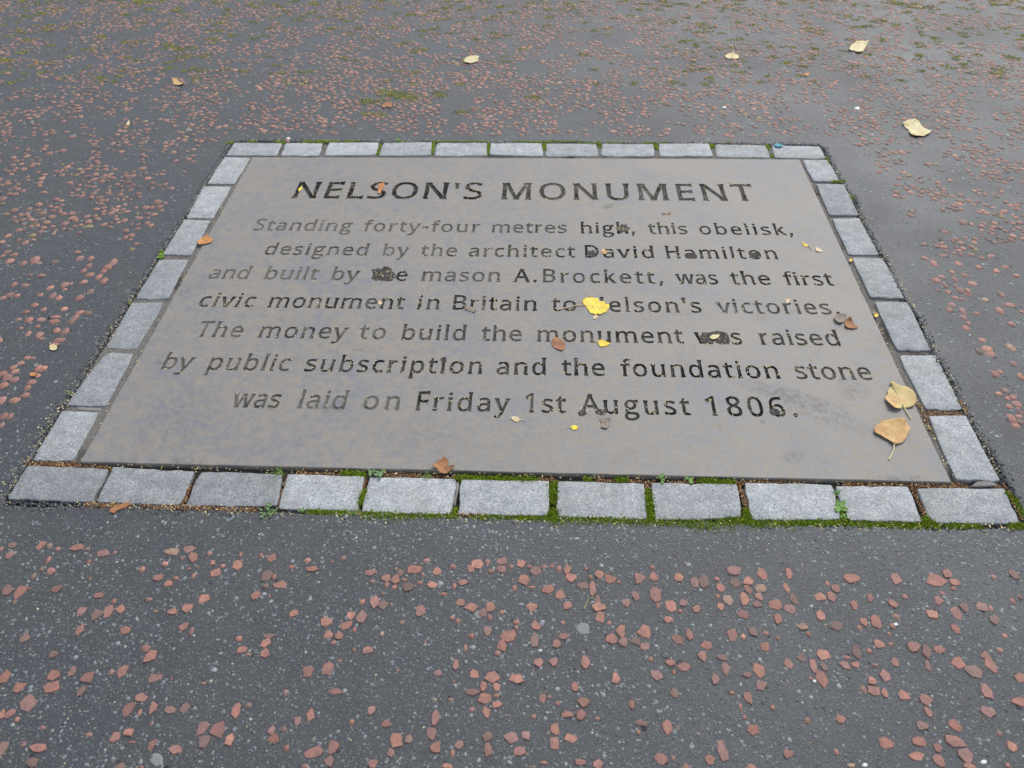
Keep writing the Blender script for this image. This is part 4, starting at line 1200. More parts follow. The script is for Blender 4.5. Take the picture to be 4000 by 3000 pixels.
Pm = along(MOSS, 11000, 0.0042)
tufts('moss', Pm, -0.006, 0.0006, 0.0023, MOSS_PAL, label='green moss filling the joints around the setts')
Pt = along(MOSS_TOP, 6500, 0.0042)
MOSS_BRIGHT = [((0.26, 0.38, 0.03), 5), ((0.32, 0.46, 0.05), 3), ((0.17, 0.24, 0.02), 2)]
tufts('moss', Pt, -0.006, 0.0012, 0.0022, MOSS_BRIGHT, label='bright moss line behind the far row of setts')
Pg = along(MOSS_GROUND, 1700, 0.015)
pal_g = [((0.23, 0.25, 0.04), 4), ((0.29, 0.30, 0.06), 2), ((0.17, 0.17, 0.04), 4), ((0.11, 0.10, 0.04), 3)]
gm = rng.uniform(0.002, 0.0050, len(Pg))
pieces('moss', Pg[:, 0], Pg[:, 1], np.zeros(len(Pg)), gm, gm * 0.8, rng.uniform(0, 6.28, len(Pg)), rng.uniform(0.0012, 0.0026, len(Pg)), pick(pal_g, len(Pg), 0.2), K=5,
       m=M_MOSS, kind='stuff', label='scattered yellow green moss among the far red chippings', top=0.6)

LITTER = [(95, 1802, 300, 1812, 1.4), (300, 1812, 430, 1826, .8), (740, 1890, 712, 1968, .6), (1116, 1868, 1082, 1978, .6), (1150, 1845, 1340, 1850, 1.0), (1500, 1850, 1790, 1862, 1.0), (2100, 1869, 2170, 1873, 1.1),
          (2330, 1870, 2560, 1882, .8), (2620, 1876, 2730, 1880, .7), (2525, 1885, 2535, 1915, .7), (2870, 1880, 3130, 1882, 1.0), (2888, 1890, 2925, 1985, .9), (3290, 1886, 3560, 1890, 1.1), (3560, 1890, 3780, 1893, 1.2),
          (3880, 1888, 3930, 1905, 1.0), (3620, 1608, 3775, 1614, 1.2), (3590, 1570, 3650, 1700, 1.0), (330, 1966, 510, 1978, 1.1), (560, 1976, 1000, 1992, .9), (1380, 2000, 1410, 2006, .7), (3565, 1900, 3632, 2035, .6),
          (3940, 1920, 3990, 2030, .6), (3740, 1560, 3775, 1600, .8), (740, 1000, 760, 1015, .5), (1430, 1862, 1420, 1900, .6), (1770, 2010, 1900, 2012, .5), (2820, 560, 2960, 566, .2), (3160, 1150, 3170, 1170, .1)]
Pl = along(LITTER, 3000, 0.0042)
n = len(Pl)
zz = rng.uniform(-0.0095, -0.003, n)
zz = np.where(edge_dist(Pl[:, 0], Pl[:, 1]) > 0.006, rng.uniform(-0.002, 0.0015, n), zz)
r = rng.uniform(0.0012, 0.0034, n)
pieces('leaf_litter', Pl[:, 0], Pl[:, 1], zz, r, r * rng.uniform(0.3, 0.8, n), rng.uniform(0, 6.28, n), rng.uniform(0.0003, 0.0012, n), pick(LITTER_PAL, n, 0.2),
       K=5, m=M_SEED, kind='stuff', label='brown crumbs of dead leaf in the joints')

# small yellow birch seeds and scales lying everywhere
S = []
for w_, ch, loops in LETTERS:
    dark = WORDS[w_][4]
    ln = WORDS[w_][0]
    nn = int((8 if ln else 24) * (0.3 + dark * 0.9) * random.uniform(0.6, 1.3))
    for _ in range(nn):
        h, P = random.choices(loops, [max(abs(loop_area(Q)), 1e-9) ** 0.5 for _, Q in loops])[0]
        if abs(loop_area(P)) < 0.00035 and random.random() < 0.8:
            continue
        P = grow(P, (-1 if not h else 1) * random.uniform(0.0, 0.0032))
        i = random.randrange(len(P))
        a, b = P[i - 1], P[i]
        t = random.random()
        S.append((a[0] * (1 - t) + b[0] * t + random.gauss(0, 0.0012), a[1] * (1 - t) + b[1] * t + random.gauss(0, 0.0012), ZS - 0.0002, random.uniform(0.0015, 0.0030)))
for q_, rad_ in (((1497, 1070), .04), ((2795, 1322), .045), ((2435, 893), .018), ((2312, 1612), .03)):
    c_ = at(*q_, ZS)
    for _ in range(30):
        S.append((c_.x + random.uniform(-1, 1) * rad_, c_.y + random.uniform(-.6, .6) * rad_, ZS + 0.0006, random.uniform(0.0012, 0.0024)))
for _ in range(420):
    S.append((random.uniform(0.12, 2.14), random.uniform(0.12, 1.58), ZS, random.uniform(0.0008, 0.0016)))
EDGE_S = [(880, 615, 500, 1190, .7), (500, 1190, 400, 1370, 1.2), (400, 1390, 245, 1600, 1.6), (230, 1610, 20, 1945, 1.6), (20, 1945, 10, 1960, 2), (300, 1965, 1000, 1996, 1.0), (1000, 2010, 4000, 2066, .8),
          (3220, 600, 3560, 1180, .8), (3560, 1180, 3900, 1850, .6), (900, 545, 3200, 560, .5), (450, 1370, 100, 1805, .15), (980, 620, 320, 1790, .5), (3130, 640, 3720, 1860, .45), (350, 1815, 3700, 1886, .7)]
for q in along(EDGE_S, 230, 0.009):
    inn = edge_dist(np.array(q[0]), np.array(q[1])) < 0.004
    S.append((q[0], q[1], random.uniform(-0.004, 0.0002) if inn else 0.0006, random.uniform(0.0015, 0.003)))
for _ in range(3600):
    x, y = random.uniform(-2, 4.2), random.uniform(-0.7, 3.6)
    if edge_dist(np.array(x), np.array(y)) > 0.03:
        S.append((x, y, 0.0004, random.uniform(0.0011, 0.0024)))
S = np.array(S)
pieces('birch_seeds', S[:, 0], S[:, 1], S[:, 2], S[:, 3], S[:, 3] * rng.uniform(0.5, 1, len(S)), rng.uniform(0, 6.28, len(S)), rng.uniform(0.0003, 0.0008, len(S)),
       pick(SEED_PAL, len(S), 0.15), K=5, m=M_SEED, kind='stuff', label='tiny pale yellow seeds scattered over slab and asphalt', sink=0.0002)

# ------------------------------------------------------------------ dirt lumps over some letters
M_DIRT = mat_simple('dark_dirt', (0.018, 0.017, 0.017), (0.075, 0.066, 0.060), 160, 0.85, 0.002)


def blob(name, P, z, h, m, rnd=0.0, parent=None, **kw):
    """low lump with the outline P (photo px)"""
    W = [at(x, y, z) for x, y in P]
    c = sum(W, Vector()) / len(W)
    # refine the outline
    Q = []
    for i in range(len(W)):
        a, b = W[i], W[(i + 1) % len(W)]
        for t in (0, 0.5):
            p = a.lerp(b, t)
            Q.append(p + (p - c) * rnd * noise.noise(Vector((p.x * 200, p.y * 200, 0))))
    n = len(Q)
    V = []
    for s, zz_ in ((1, -0.0003), (0.94, h * 0.55), (0.75, h * 0.9), (0.4, h)):
        for p in Q:
            q = c + (p - c) * s
            V.append((q.x - c.x, q.y - c.y, zz_ * (1 + 0.35 * noise.noise(Vector((q.x * 150, q.y * 150, 2))))))
    V.append((0, 0, h))
    F = [(r_ * n + i, r_ * n + (i + 1) % n, (r_ + 1) * n + (i + 1) % n, (r_ + 1) * n + i) for r_ in range(3) for i in range(n)]
    F += [(3 * n + i, 3 * n + (i + 1) % n, 4 * n) for i in range(n)]
    area = sum(V[i][0] * V[(i + 1) % n][1] - V[(i + 1) % n][0] * V[i][1] for i in range(n))
    if area < 0:
        F = [f[::-1] for f in F]
    o = link(name, mesh_of(name, V, F, True), m, parent, **kw)
    o.location = (c.x, c.y, z)
    return o


def ell(cx_, cy_, rx, ry, n=10, j=0.18):
    return [(cx_ + math.cos(2 * math.pi * i / n) * rx * random.uniform(1 - j, 1 + j), cy_ + math.sin(2 * math.pi * i / n) * ry * random.uniform(1 - j, 1 + j)) for i in range(n)]


DIRT = [([(1447, 1060), (1460, 1048), (1492, 1046), (1500, 1035), (1520, 1036), (1545, 1062), (1548, 1085), (1535, 1102), (1500, 1098), (1470, 1100), (1448, 1092)],
         'dark dirt lump covering the word "the" after "built by"', 'dirt lump'),
        ([(2730, 1300), (2760, 1294), (2800, 1293), (2840, 1300), (2858, 1320), (2850, 1345), (2815, 1348), (2790, 1335), (2750, 1345), (2735, 1325)],
         'black dirt filling the word "was" before "raised"', 'dirt lump'),
        (ell(2435, 893, 28, 17), 'brown dirt lump over the last letter of "high"', 'dirt lump'),
        (ell(2702, 1000, 26, 13), 'dark dirt in the first "a" of "Hamilton"', 'dirt lump'),
        (ell(2947, 998, 24, 14), 'dark dirt in the "o" of "Hamilton"', 'dirt lump'),
        (ell(2312, 990, 18, 14), 'dark dirt inside the "D" of "David"', 'dirt lump'),
        (ell(1732, 1406, 14, 12), 'round black dirt spot over the last "i" of "subscription"', 'dirt lump'),
        (ell(2274, 1614, 17, 13), 'dark dirt blob at the left foot of the "A" of "August"', 'dirt lump'),
        (ell(2350, 1612, 22, 14), 'dark dirt blob at the right foot of the "A" of "August"', 'dirt lump'),
        (ell(3026, 1610, 24, 14), 'grey dirt plug inside the "6" of "1806"', 'dirt lump')]
for P, lab, cat in DIRT:
    blob('dirt_lump', P, ZS - 0.0004, 0.0008, M_DIRT, 0.4, label=lab, cat=cat, group='dirt lumps on the lettering')

# ------------------------------------------------------------------ fallen leaves
M_YEL = mat_simple('yellow_leaf', (0.78, 0.60, 0.035), (0.86, 0.70, 0.06), 60, 0.5, 0.0006, (0.80, 0.55, 0.05), 0.0)
M_YEL2 = mat_simple('deep_yellow_leaf', (0.80, 0.55, 0.02), (0.86, 0.62, 0.03), 90, 0.5, 0.0005, (0.75, 0.42, 0.03))
M_TAN = mat_simple('tan_leaf', (0.55, 0.34, 0.13), (0.66, 0.44, 0.18), 130, 0.6, 0.0008, (0.46, 0.25, 0.09))
M_TAN2 = mat_simple('tan_green_leaf', (0.54, 0.30, 0.12), (0.62, 0.40, 0.17), 110, 0.6, 0.0008, (0.58, 0.47, 0.19), big=12)
M_BRN = mat_simple('brown_leaf', (0.32, 0.135, 0.055), (0.42, 0.20, 0.085), 150, 0.65, 0.001, (0.24, 0.10, 0.05))
M_ORG = mat_simple('orange_leaf', (0.50, 0.21, 0.06), (0.58, 0.27, 0.08), 90, 0.6, 0.0008, (0.38, 0.15, 0.05))
M_CREAM = mat_simple('cream_leaf', (0.66, 0.56, 0.30), (0.74, 0.66, 0.40), 120, 0.6, 0.0006, (0.60, 0.48, 0.22))
M_BEIGE = mat_simple('beige_leaf', (0.64, 0.47, 0.28), (0.72, 0.57, 0.36), 120, 0.6, 0.0006)
M_GREY = mat_simple('greybrown_leaf', (0.22, 0.18, 0.14), (0.30, 0.25, 0.20), 120, 0.7, 0.0008)
M_RUST = mat_simple('rust_bit', (0.22, 0.09, 0.06), (0.30, 0.14, 0.10), 120, 0.7, 0.0006)


def tube(pts, r0, r1, z=0.0):
    n, K = len(pts), 6
    V, F = [], []
    for i, p in enumerate(pts):
        a = pts[max(0, i - 1)]
        b = pts[min(n - 1, i + 1)]
        d = (b - a).normalized()
        s = Vector((-d.y, d.x, 0)).normalized()
        u = s.cross(d).normalized()
        if u.z < 0:
            u = -u
        r = r0 + (r1 - r0) * i / (n - 1)
        for k in range(K):
            t = 2 * math.pi * k / K
            V.append(tuple(p + s * math.cos(t) * r + u * math.sin(t) * r))
    for i in range(n - 1):
        for k in range(K):
            F.append((i * K + k, i * K + (k + 1) % K, (i + 1) * K + (k + 1) % K, (i + 1) * K + k))
    F.append(tuple(range(K)))
    F.append(tuple((n - 1) * K + k for k in range(K))[::-1])
    return V, F


def leaf(P, org, sc, m, label, z=ZS, curl=0.006, stem=None, stem_m=None, stem_r=0.0009, group='fallen leaves', name='fallen_leaf', cat='leaf', fold=0.0):
    """a leaf lying on the ground: outline and stem in an enlargement of the photo"""
    W = [at(org[0] + x * sc, org[1] + y * sc, z + 0.001) for x, y in P]
    c = sum(W, Vector()) / len(W)
    Q = []
    for i in range(len(W)):
        a, b = W[i], W[(i + 1) % len(W)]
        n = max(1, int((b - a).length / 0.006))
        for t in range(n):
            Q.append(a.lerp(b, t / n))
    R_ = max((q - c).length for q in Q)
    if stem:
        ax_ = at(org[0] + stem[0][0] * sc, org[1] + stem[0][1] * sc, z + 0.001) - c
    else:
        ax_ = Vector((1, 0.3, 0))
    ax_.z = 0
    ax_.normalize()
    nrm = Vector((-ax_.y, ax_.x, 0))
    n = len(Q)
    sd_ = random.uniform(0, 50)

    def height(p, s):
        d = p - c
        across = abs(d.dot(nrm)) / R_
        rr = d.length / R_
        h = curl * (0.25 * rr * rr + 0.75 * rr ** 3 * (0.5 + 0.8 * noise.noise(Vector((d.x * 40 + sd_, d.y * 40, 0))))) + fold * across * R_
        al = d.dot(ax_)
        h += 0.0005 * math.sin((al + across * R_ * 0.8) / (R_ * 0.16))
        return max(0.0002, h + 0.0004)
    rings_ = (1.0, 0.9, 0.72, 0.5, 0.25)
    top, bot = [], []
    for s in rings_:
        for q in Q:
            p = c + (q - c) * s
            h = height(p, s)
            top.append((p.x - c.x, p.y - c.y, h + 0.0002))
            bot.append((p.x - c.x, p.y - c.y, h - 0.00015))
    top.append((0, 0, height(c, 0) + 0.0002))
    bot.append((0, 0, height(c, 0) - 0.00015))
    nt = len(top)
    nrr = len(rings_)
    F = []
    for r_ in range(nrr - 1):
        for i in range(n):
            j = (i + 1) % n
            F.append((r_ * n + i, r_ * n + j, (r_ + 1) * n + j, (r_ + 1) * n + i))
    for i in range(n):
        F.append(((nrr - 1) * n + i, (nrr - 1) * n + (i + 1) % n, nt - 1))
    ar_ = sum(top[i][0] * top[(i + 1) % n][1] - top[(i + 1) % n][0] * top[i][1] for i in range(n))
    if ar_ < 0:
        F = [f[::-1] for f in F]
    G = [tuple(nt + v for v in f[::-1]) for f in F]
    rim = [(i, nt + i, nt + (i + 1) % n, (i + 1) % n) for i in range(n)]
    if ar_ < 0:
        rim = [f[::-1] for f in rim]
    o = link(name, None, label=label, cat=cat, group=group)
    o.location = (c.x, c.y, z + 0.0004)
    me = mesh_of('blade', top + bot, F + G + rim, True)
    link('blade', me, m, o)
    if stem:
        sp = [at(org[0] + x * sc, org[1] + y * sc, z) - Vector((c.x, c.y, z)) for x, y in stem]
        # start slightly inside the blade
        sp[0] = sp[0] * 0.9
        pts_ = []
        for i in range(len(sp) - 1):
            for t in (0, 0.34, 0.67):
                pts_.append(sp[i].lerp(sp[i + 1], t))
        pts_.append(sp[-1])
        for i, p in enumerate(pts_):
            t = i / (len(pts_) - 1)
            p.z = height(c + pts_[0], 1) * (1 - t) ** 2 + stem_r * 1.0 + 0.0012 * math.sin(t * math.pi)
        V, F2 = tube(pts_, stem_r, stem_r * 1.25)
        link('stem', mesh_of('stem', V, F2, True), stem_m or m, o)
        # midrib along the blade
        rib = [pts_[0] * (1 - t) + (-ax_ * R_ * 0.65) * t for t in (0, 0.25, 0.5, 0.75, 1)]
        for p in rib:
            p.z = height(c + Vector((p.x, p.y, 0)), 0) + 0.00025
        V, F2 = tube(rib, stem_r * 0.6, stem_r * 0.15)
        if R_ > 0.02:
            for t_, sg in ((0.05, 1), (0.05, -1), (0.3, 1), (0.3, -1), (0.52, 1), (0.52, -1), (0.72, 1), (0.72, -1)):
                p0 = pts_[0] * (1 - t_) + (-ax_ * R_ * 0.65) * t_
                ln_ = R_ * (0.62 - 0.42 * t_)
                vp = [p0 + (-ax_ * 0.55 + nrm * sg * 0.83) * (ln_ * q_) for q_ in (0, 0.35, 0.7, 1)]
                for p in vp:
                    p.z = height(c + Vector((p.x, p.y, 0)), 0) + 0.00022
                v2, f2 = tube(vp, stem_r * 0.34, stem_r * 0.12)
                nb_ = len(V)
                V += v2
                F2 += [tuple(nb_ + i for i in f) for f in f2]
        link('midrib', mesh_of('midrib', V, F2, True), stem_m or m, o)
    return o


M_STEM = mat_simple('leaf_stalk', (0.62, 0.52, 0.28), (0.70, 0.60, 0.34), 200, 0.6)
M_PSTEM = mat_simple('pinkish_stalk', (0.60, 0.42, 0.26), (0.66, 0.50, 0.32), 200, 0.6)
s6, s5 = 400 / 2212, 400 / 1659
leaf([(968, 430), (990, 400), (1040, 375), (1050, 360), (1110, 365), (1150, 350), (1240, 365), (1290, 358), (1310, 395), (1330, 430), (1420, 430), (1450, 455), (1470, 490), (1520, 488), (1545, 510), (1545, 570),
      (1510, 610), (1495, 650), (1450, 685), (1415, 670), (1385, 610), (1365, 605), (1370, 640), (1405, 660), (1400, 695), (1350, 722), (1300, 705), (1285, 680), (1280, 720), (1230, 715), (1180, 680), (1150, 695),
      (1110, 640), (1080, 600), (1050, 560), (1010, 515), (1005, 490), (975, 480)], (2100, 1100), s6, M_YEL,
     'large bright yellow toothed leaf hiding the "N" of "Nelson\'s"', curl=0.005, stem=[(1010, 517), (820, 530), (620, 580), (415, 618)], stem_m=M_PSTEM, stem_r=0.0013)
leaf([(370, 1205), (420, 1215), (500, 1240), (570, 1290), (600, 1350), (590, 1420), (555, 1470), (545, 1505), (500, 1490), (430, 1470), (370, 1440), (320, 1390), (298, 1330), (305, 1280), (340, 1240)], (2100, 1100), s6, M_BRN,
     'round brown leaf below the first "m" of the lower "monument"', curl=0.006)
leaf([(1300, 1310), (1340, 1270), (1400, 1258), (1460, 1280), (1510, 1310), (1575, 1352), (1500, 1385), (1430, 1405), (1360, 1410), (1325, 1370)], (2100, 1100), s6, M_YEL2,
     'small deep yellow leaf below the "u" of the lower "monument"', curl=0.005, stem=[(1300, 1312), (1215, 1295)], stem_m=M_STEM, stem_r=0.0008)
leaf([(1280, 705), (1300, 745), (1285, 780), (1215, 815), (1195, 790), (1215, 745)], (2100, 1100), s6, M_BEIGE, 'tiny beige leaf touching the lower edge of the large yellow leaf', curl=0.002)
leaf([(710, 205), (760, 185), (800, 200), (850, 230), (900, 250), (980, 255), (1040, 300), (1100, 360), (1135, 410), (1155, 470), (1140, 530), (1100, 580), (1040, 600), (980, 600), (935, 575), (910, 620), (860, 640), (790, 630),
      (720, 590), (680, 530), (640, 455), (665, 420), (690, 380), (690, 320), (720, 280), (760, 240), (755, 212)], (3300, 1450), s5, M_TAN2,
     'heart-shaped tan leaf with greenish rim, below the word "stone"', curl=0.012, stem=[(935, 575), (1000, 680), (1065, 775)], stem_m=M_STEM, stem_r=0.0014, fold=0.05)
leaf([(470, 930), (500, 890), (550, 860), (590, 815), (680, 805), (780, 795), (900, 797), (950, 825), (990, 870), (1020, 920), (1050, 920), (1045, 970), (1020, 1020), (990, 1090), (940, 1160), (860, 1190), (800, 1210),
      (760, 1180), (700, 1130), (620, 1090), (560, 1055), (500, 1030), (465, 990)], (3300, 1450), s5, M_TAN,
     'broad tan leaf with curved stalk, lower of the pair by the right setts', curl=0.013, stem=[(795, 1190), (780, 1290), (750, 1370), (715, 1435)], stem_m=M_STEM, stem_r=0.0015, fold=0.04)
s7 = 1000 / 2212
leaf([(1620, 62), (1660, 85), (1665, 120), (1650, 140), (1645, 165), (1670, 150), (1700, 130), (1722, 140), (1705, 160), (1680, 180), (1655, 200), (1625, 210), (1590, 200), (1580, 180), (1560, 160), (1525, 152), (1530, 135), (1565, 110), (1585, 90), (1605, 85)],
     (1000, 1760), s7, M_BRN, 'crumpled reddish brown leaf on the near edge of the slab', curl=0.014)
s8 = 600 / 1659
leaf([(745, 1020), (790, 975), (850, 945), (880, 950), (920, 985), (900, 1020), (850, 1035), (770, 1045)], (500, 580), s8, M_ORG, 'orange brown leaf over the joint between slab and left setts', curl=0.007)
s9 = 1400 / 2212
leaf([(808, 370), (820, 355), (850, 345), (880, 345), (905, 350), (895, 360), (900, 378), (880, 385), (850, 392), (815, 390)], (1300, 0), s9, M_CREAM,
     'cream toothed leaf with long stalk on the far asphalt, left of three', z=0.001, curl=0.007, stem=[(810, 368), (770, 362), (735, 354)], stem_m=M_STEM, stem_r=0.0014)
leaf([(365, 345), (385, 333), (415, 330), (445, 340), (455, 358), (435, 368), (410, 358), (395, 366), (370, 356)], (2600, 0), s9, M_CREAM,
     'cream leaf with upright stalk, between the two other far leaves', z=0.001, curl=0.006, stem=[(418, 333), (416, 305), (408, 278)], stem_m=M_STEM, stem_r=0.0014)
leaf([(1130, 305), (1145, 280), (1175, 262), (1210, 262), (1250, 272), (1225, 305), (1215, 325), (1185, 328), (1160, 312), (1140, 318)], (2600, 0), s9, M_CREAM,
     'curled pale leaf, farthest right of the leaves on the far asphalt', z=0.001, curl=0.022)
leaf([(1460, 762), (1490, 752), (1530, 748), (1565, 760), (1590, 790), (1640, 810), (1625, 830), (1590, 845), (1540, 845), (1510, 835), (1500, 805), (1475, 785)], (2600, 0), s9, M_CREAM,
     'pointed cream leaf on the asphalt beyond the far right corner of the border', z=0.001, curl=0.014, stem=[(1462, 766), (1425, 768)], stem_m=M_STEM, stem_r=0.0013)
leaf([(1065, 495), (1095, 492), (1110, 508), (1140, 518), (1120, 528), (1085, 525), (1068, 512)], (0, 0), s9, M_TAN, 'small rolled brown leaf on the far left asphalt', z=0.001, curl=0.014)
leaf([(778, 765), (795, 742), (803, 760), (790, 775)], (0, 0), s9, M_CREAM, 'tiny pale leaf fragment on the left asphalt below the rolled brown leaf', z=0.001, curl=0.003)
leaf([(305, 555), (320, 545), (350, 550), (352, 575), (335, 585), (308, 578)], (0, 1000), s9, M_CREAM, 'small square cream leaf on the asphalt left of the border', z=0.002, curl=0.003, stem=[(316, 550), (308, 535)], stem_m=M_STEM, stem_r=0.0007)
leaf([(180, 728), (205, 718), (232, 722), (215, 745), (190, 742)], (0, 1000), s9, M_ORG, 'small orange leaf among chippings left of the border', z=0.002, curl=0.003)
leaf([(300, 650), (325, 635), (360, 630), (368, 645), (355, 675), (345, 652), (310, 668)], (1300, 0), s9, M_BRN, 'torn brown leaf by the moss patch beyond the far setts', z=0.001, curl=0.012)
leaf([(855, 455), (880, 448), (890, 458), (870, 470), (855, 466)], (2600, 0), s9, M_ORG, 'tiny orange leaf fragment on the far right asphalt', z=0.001, curl=0.006)
leaf([(362, 1012), (400, 1025), (432, 1040), (440, 1060), (400, 1060), (375, 1040)], (3000, 580), s8, M_YEL2, 'tiny orange yellow leaf with stalk right of the word "Hamilton"', curl=0.003, stem=[(436, 1058), (470, 1100)], stem_m=M_BRN, stem_r=0.0006)
leaf([(508, 1070), (560, 1080), (595, 1105), (580, 1118), (520, 1112)], (3000, 580), s8, M_BEIGE, 'beige oval leaf on the slab beside the tiny orange yellow one', curl=0.004)
s10 = 900 / 2212
leaf([(1855, 700), (1890, 665), (1930, 660), (1975, 670), (1980, 700), (1960, 730), (1925, 755), (1880, 740)], (2500, 960), s10, M_GREY, 'crumpled green brown leaf scrap after the full stop of "victories"', curl=0.012)
leaf([(1960, 730), (2000, 705), (2030, 715), (2060, 760), (2095, 790), (2050, 803), (1990, 795), (1965, 780)], (2500, 960), s10, M_BRN, 'crumpled rust brown scrap touching the green brown one', curl=0.012)
leaf([(640, 590), (655, 573), (685, 590), (680, 612), (655, 615)], (2000, 660), 1200 / 2212, M_TAN, 'small tan leaf lying in the word "David"', curl=0.003)
leaf([(712, 165), (740, 148), (800, 150), (785, 175), (750, 190), (725, 185)], (2450, 1240), s7, M_CREAM, 'small cream leaf lying in the word "was" before "raised"', z=ZS + 0.0012, curl=0.003)
leaf([(1095, 868), (1125, 855), (1165, 865), (1182, 890), (1150, 903), (1115, 890)], (1500, 1240), s7, M_BEIGE, 'beige leaf with thin stalk below "Friday 1st"', curl=0.003, stem=[(1180, 888), (1205, 885), (1222, 902)], stem_m=M_STEM, stem_r=0.0006)
leaf([(1465, 1055), (1490, 1042), (1517, 1055), (1505, 1073), (1480, 1072)], (1300, 1000), s9, M_YEL, 'tiny yellow leaf below the "A" of "August"', curl=0.003, stem=[(1466, 1060), (1438, 1062)], stem_m=M_STEM, stem_r=0.0005)
leaf([(1645, 1010), (1670, 1000), (1715, 1005), (1710, 1045), (1690, 1068), (1655, 1060), (1660, 1035)], (1300, 1000), s9, M_GREY, 'grey brown crumpled leaf below the "ugust" of "August"', curl=0.009)
leaf([(873, 1205), (890, 1190), (915, 1198), (912, 1215), (885, 1222)], (3000, 580), s8, M_YEL2, 'tiny yellow leaf in the right joint near the word "first"', z=0.0, curl=0.002)
leaf([(245, 215), (262, 200), (282, 210), (278, 232), (255, 235)], (3300, 1130), 700 / 1508, M_YEL2, 'round yellow leaf in the right joint near "victories"', z=0.0, curl=0.002)
leaf([(930, 140), (985, 133), (990, 165), (965, 190), (950, 240), (920, 235), (925, 190)], (1100, 660), s10, M_ORG, 'orange brown strip of leaf across the first "S" of "NELSON\'S"', curl=0.004)
leaf([(160, 190), (195, 165), (198, 185), (175, 215), (160, 212)], (1100, 660), s10, M_YEL, 'tiny yellow scrap in the first "N" of "NELSON\'S"', curl=0.002)
leaf([(475, 545), (500, 525), (545, 530), (580, 555), (560, 578), (520, 565)], (1600, 960), s7, M_GREY, 'olive brown leaf scrap below the "B" of "Britain"', curl=0.008)
leaf([(1715, 485), (1740, 475), (1758, 492), (1745, 510), (1725, 508)], (700, 960), s7, M_BEIGE, 'tiny beige leaf on the upper word "monument"', curl=0.002)
leaf([(1395, 515), (1445, 508), (1430, 545), (1415, 555)], (2500, 960), s10, M_BEIGE, 'tiny pink beige leaf tip above "victories"', curl=0.002)
leaf([(1080, 315), (1110, 320), (1143, 312), (1140, 328), (1110, 325), (1085, 330)], (2000, 660), 1200 / 2212, M_RUST, 'small rust scrap on the slab below the heading', curl=0.003)
leaf([(1075, 452), (1118, 450), (1130, 470), (1060, 500), (1010, 520), (985, 545), (950, 535), (945, 515), (975, 490)], (0, 1760), s7, M_BRN, 'pinkish brown leaf at the near edge of the second near sett', z=0.001, curl=0.004)
leaf([(495, 765), (530, 752), (545, 770), (515, 778)], (2450, 1240 - 0), s7 * 0 + 0.05, M_BRN, 'x', curl=0.001) if False else None

# ------------------------------------------------------------------ weeds and grass
M_WEED = mat_simple('weed_green', (0.12, 0.24, 0.045), (0.18, 0.33, 0.075), 200, 0.6)
M_WEED2 = mat_simple('blue_green_weed', (0.10, 0.19, 0.065), (0.17, 0.28, 0.11), 200, 0.6)
M_GRASS = mat_simple('grass_green', (0.14, 0.27, 0.04), (0.22, 0.36, 0.06), 200, 0.6)
M_DRYG = mat_simple('dry_grass', (0.28, 0.30, 0.10), (0.38, 0.38, 0.16), 200, 0.6)


def blade_strip(p0, dirv, L, w, bend, droop=0.5):
    V, F = [], []
    n = 5
    side_ = Vector((-dirv.y, dirv.x, 0)).normalized()
    for i in range(n + 1):
        t = i / n
        p = p0 + dirv * (L * t * (0.4 + 0.6 * t) * bend) + Vector((0, 0, L * t * (1 - droop * t)))
        ww = w * (1 - t) + 0.00015
        V += [tuple(p + side_ * ww), tuple(p - side_ * ww), tuple(p + Vector((0, 0, ww * 0.6)))]
    for i in range(n):
        a = i * 3
        F += [(a, a + 2, a + 5, a + 3), (a + 2, a + 1, a + 4, a + 5), (a + 1, a, a + 3, a + 4)]
    return V, F


def grass_tuft(px, py, n, L, m, label, z=-0.004, spread=0.006, dry=False):
    c = at(px, py, 0)
    o = link('grass_tuft', None, label=label, cat='grass tuft', group='weeds in the joints')
    o.location = (c.x, c.y, z)
    for _ in range(n):
        a = random.uniform(0, 6.28)
        V, F = blade_strip(Vector((random.gauss(0, spread), random.gauss(0, spread * 0.4), 0)), Vector((math.cos(a), math.sin(a), 0)), L * random.uniform(0.5, 1.1), 0.0009, random.uniform(0.5, 1.2))
        link('grass_blade', mesh_of('grass_blade', V, F), m, o)
    return o


def weed(px, py, n, r, m, label, z=-0.002, leaf_r=0.006, long=1.0):
    c = at(px, py, 0)
    o = link('weed', None, label=label, cat='weed', group='weeds in the joints')
    o.location = (c.x, c.y, z)
    for i in range(n):
        a = 2.4 * i + random.uniform(-.4, .4)
        d = r * math.sqrt((i + 0.6) / n)
        q = Vector((math.cos(a) * d, math.sin(a) * d, 0.003 + random.uniform(0, 0.005)))
        lr = leaf_r * random.uniform(0.7, 1.15)
        V, F = [(q.x, q.y, q.z + 0.0003)], []
        K = 9
        for k in range(K):
            t = 2 * math.pi * k / K
            u, v = math.cos(t) * lr * long, math.sin(t) * lr * 0.7
            x_ = q.x + u * math.cos(a) - v * math.sin(a)
            y_ = q.y + u * math.sin(a) + v * math.cos(a)
            V.append((x_, y_, q.z + 0.001 * math.cos(2 * t) + u * 0.25))
        F = [(0, 1 + k, 1 + (k + 1) % K) for k in range(K)]
        nV = len(V)
        V += [(x_, y_, z_ - 0.0003) for x_, y_, z_ in V]
        F += [(nV, nV + 1 + (k + 1) % K, nV + 1 + k) for k in range(K)]
        F += [(1 + k, nV + 1 + k, nV + 1 + (k + 1) % K, 1 + (k + 1) % K) for k in range(K)]
        link('leaf', mesh_of('leaf', V, F), m, o)
        V, F = tube([Vector((0, 0, 0)), q * 0.5 + Vector((0, 0, .001)), q], 0.0005, 0.0004)
        link('stem', mesh_of('stem', V, F, True), m, o)
    return o


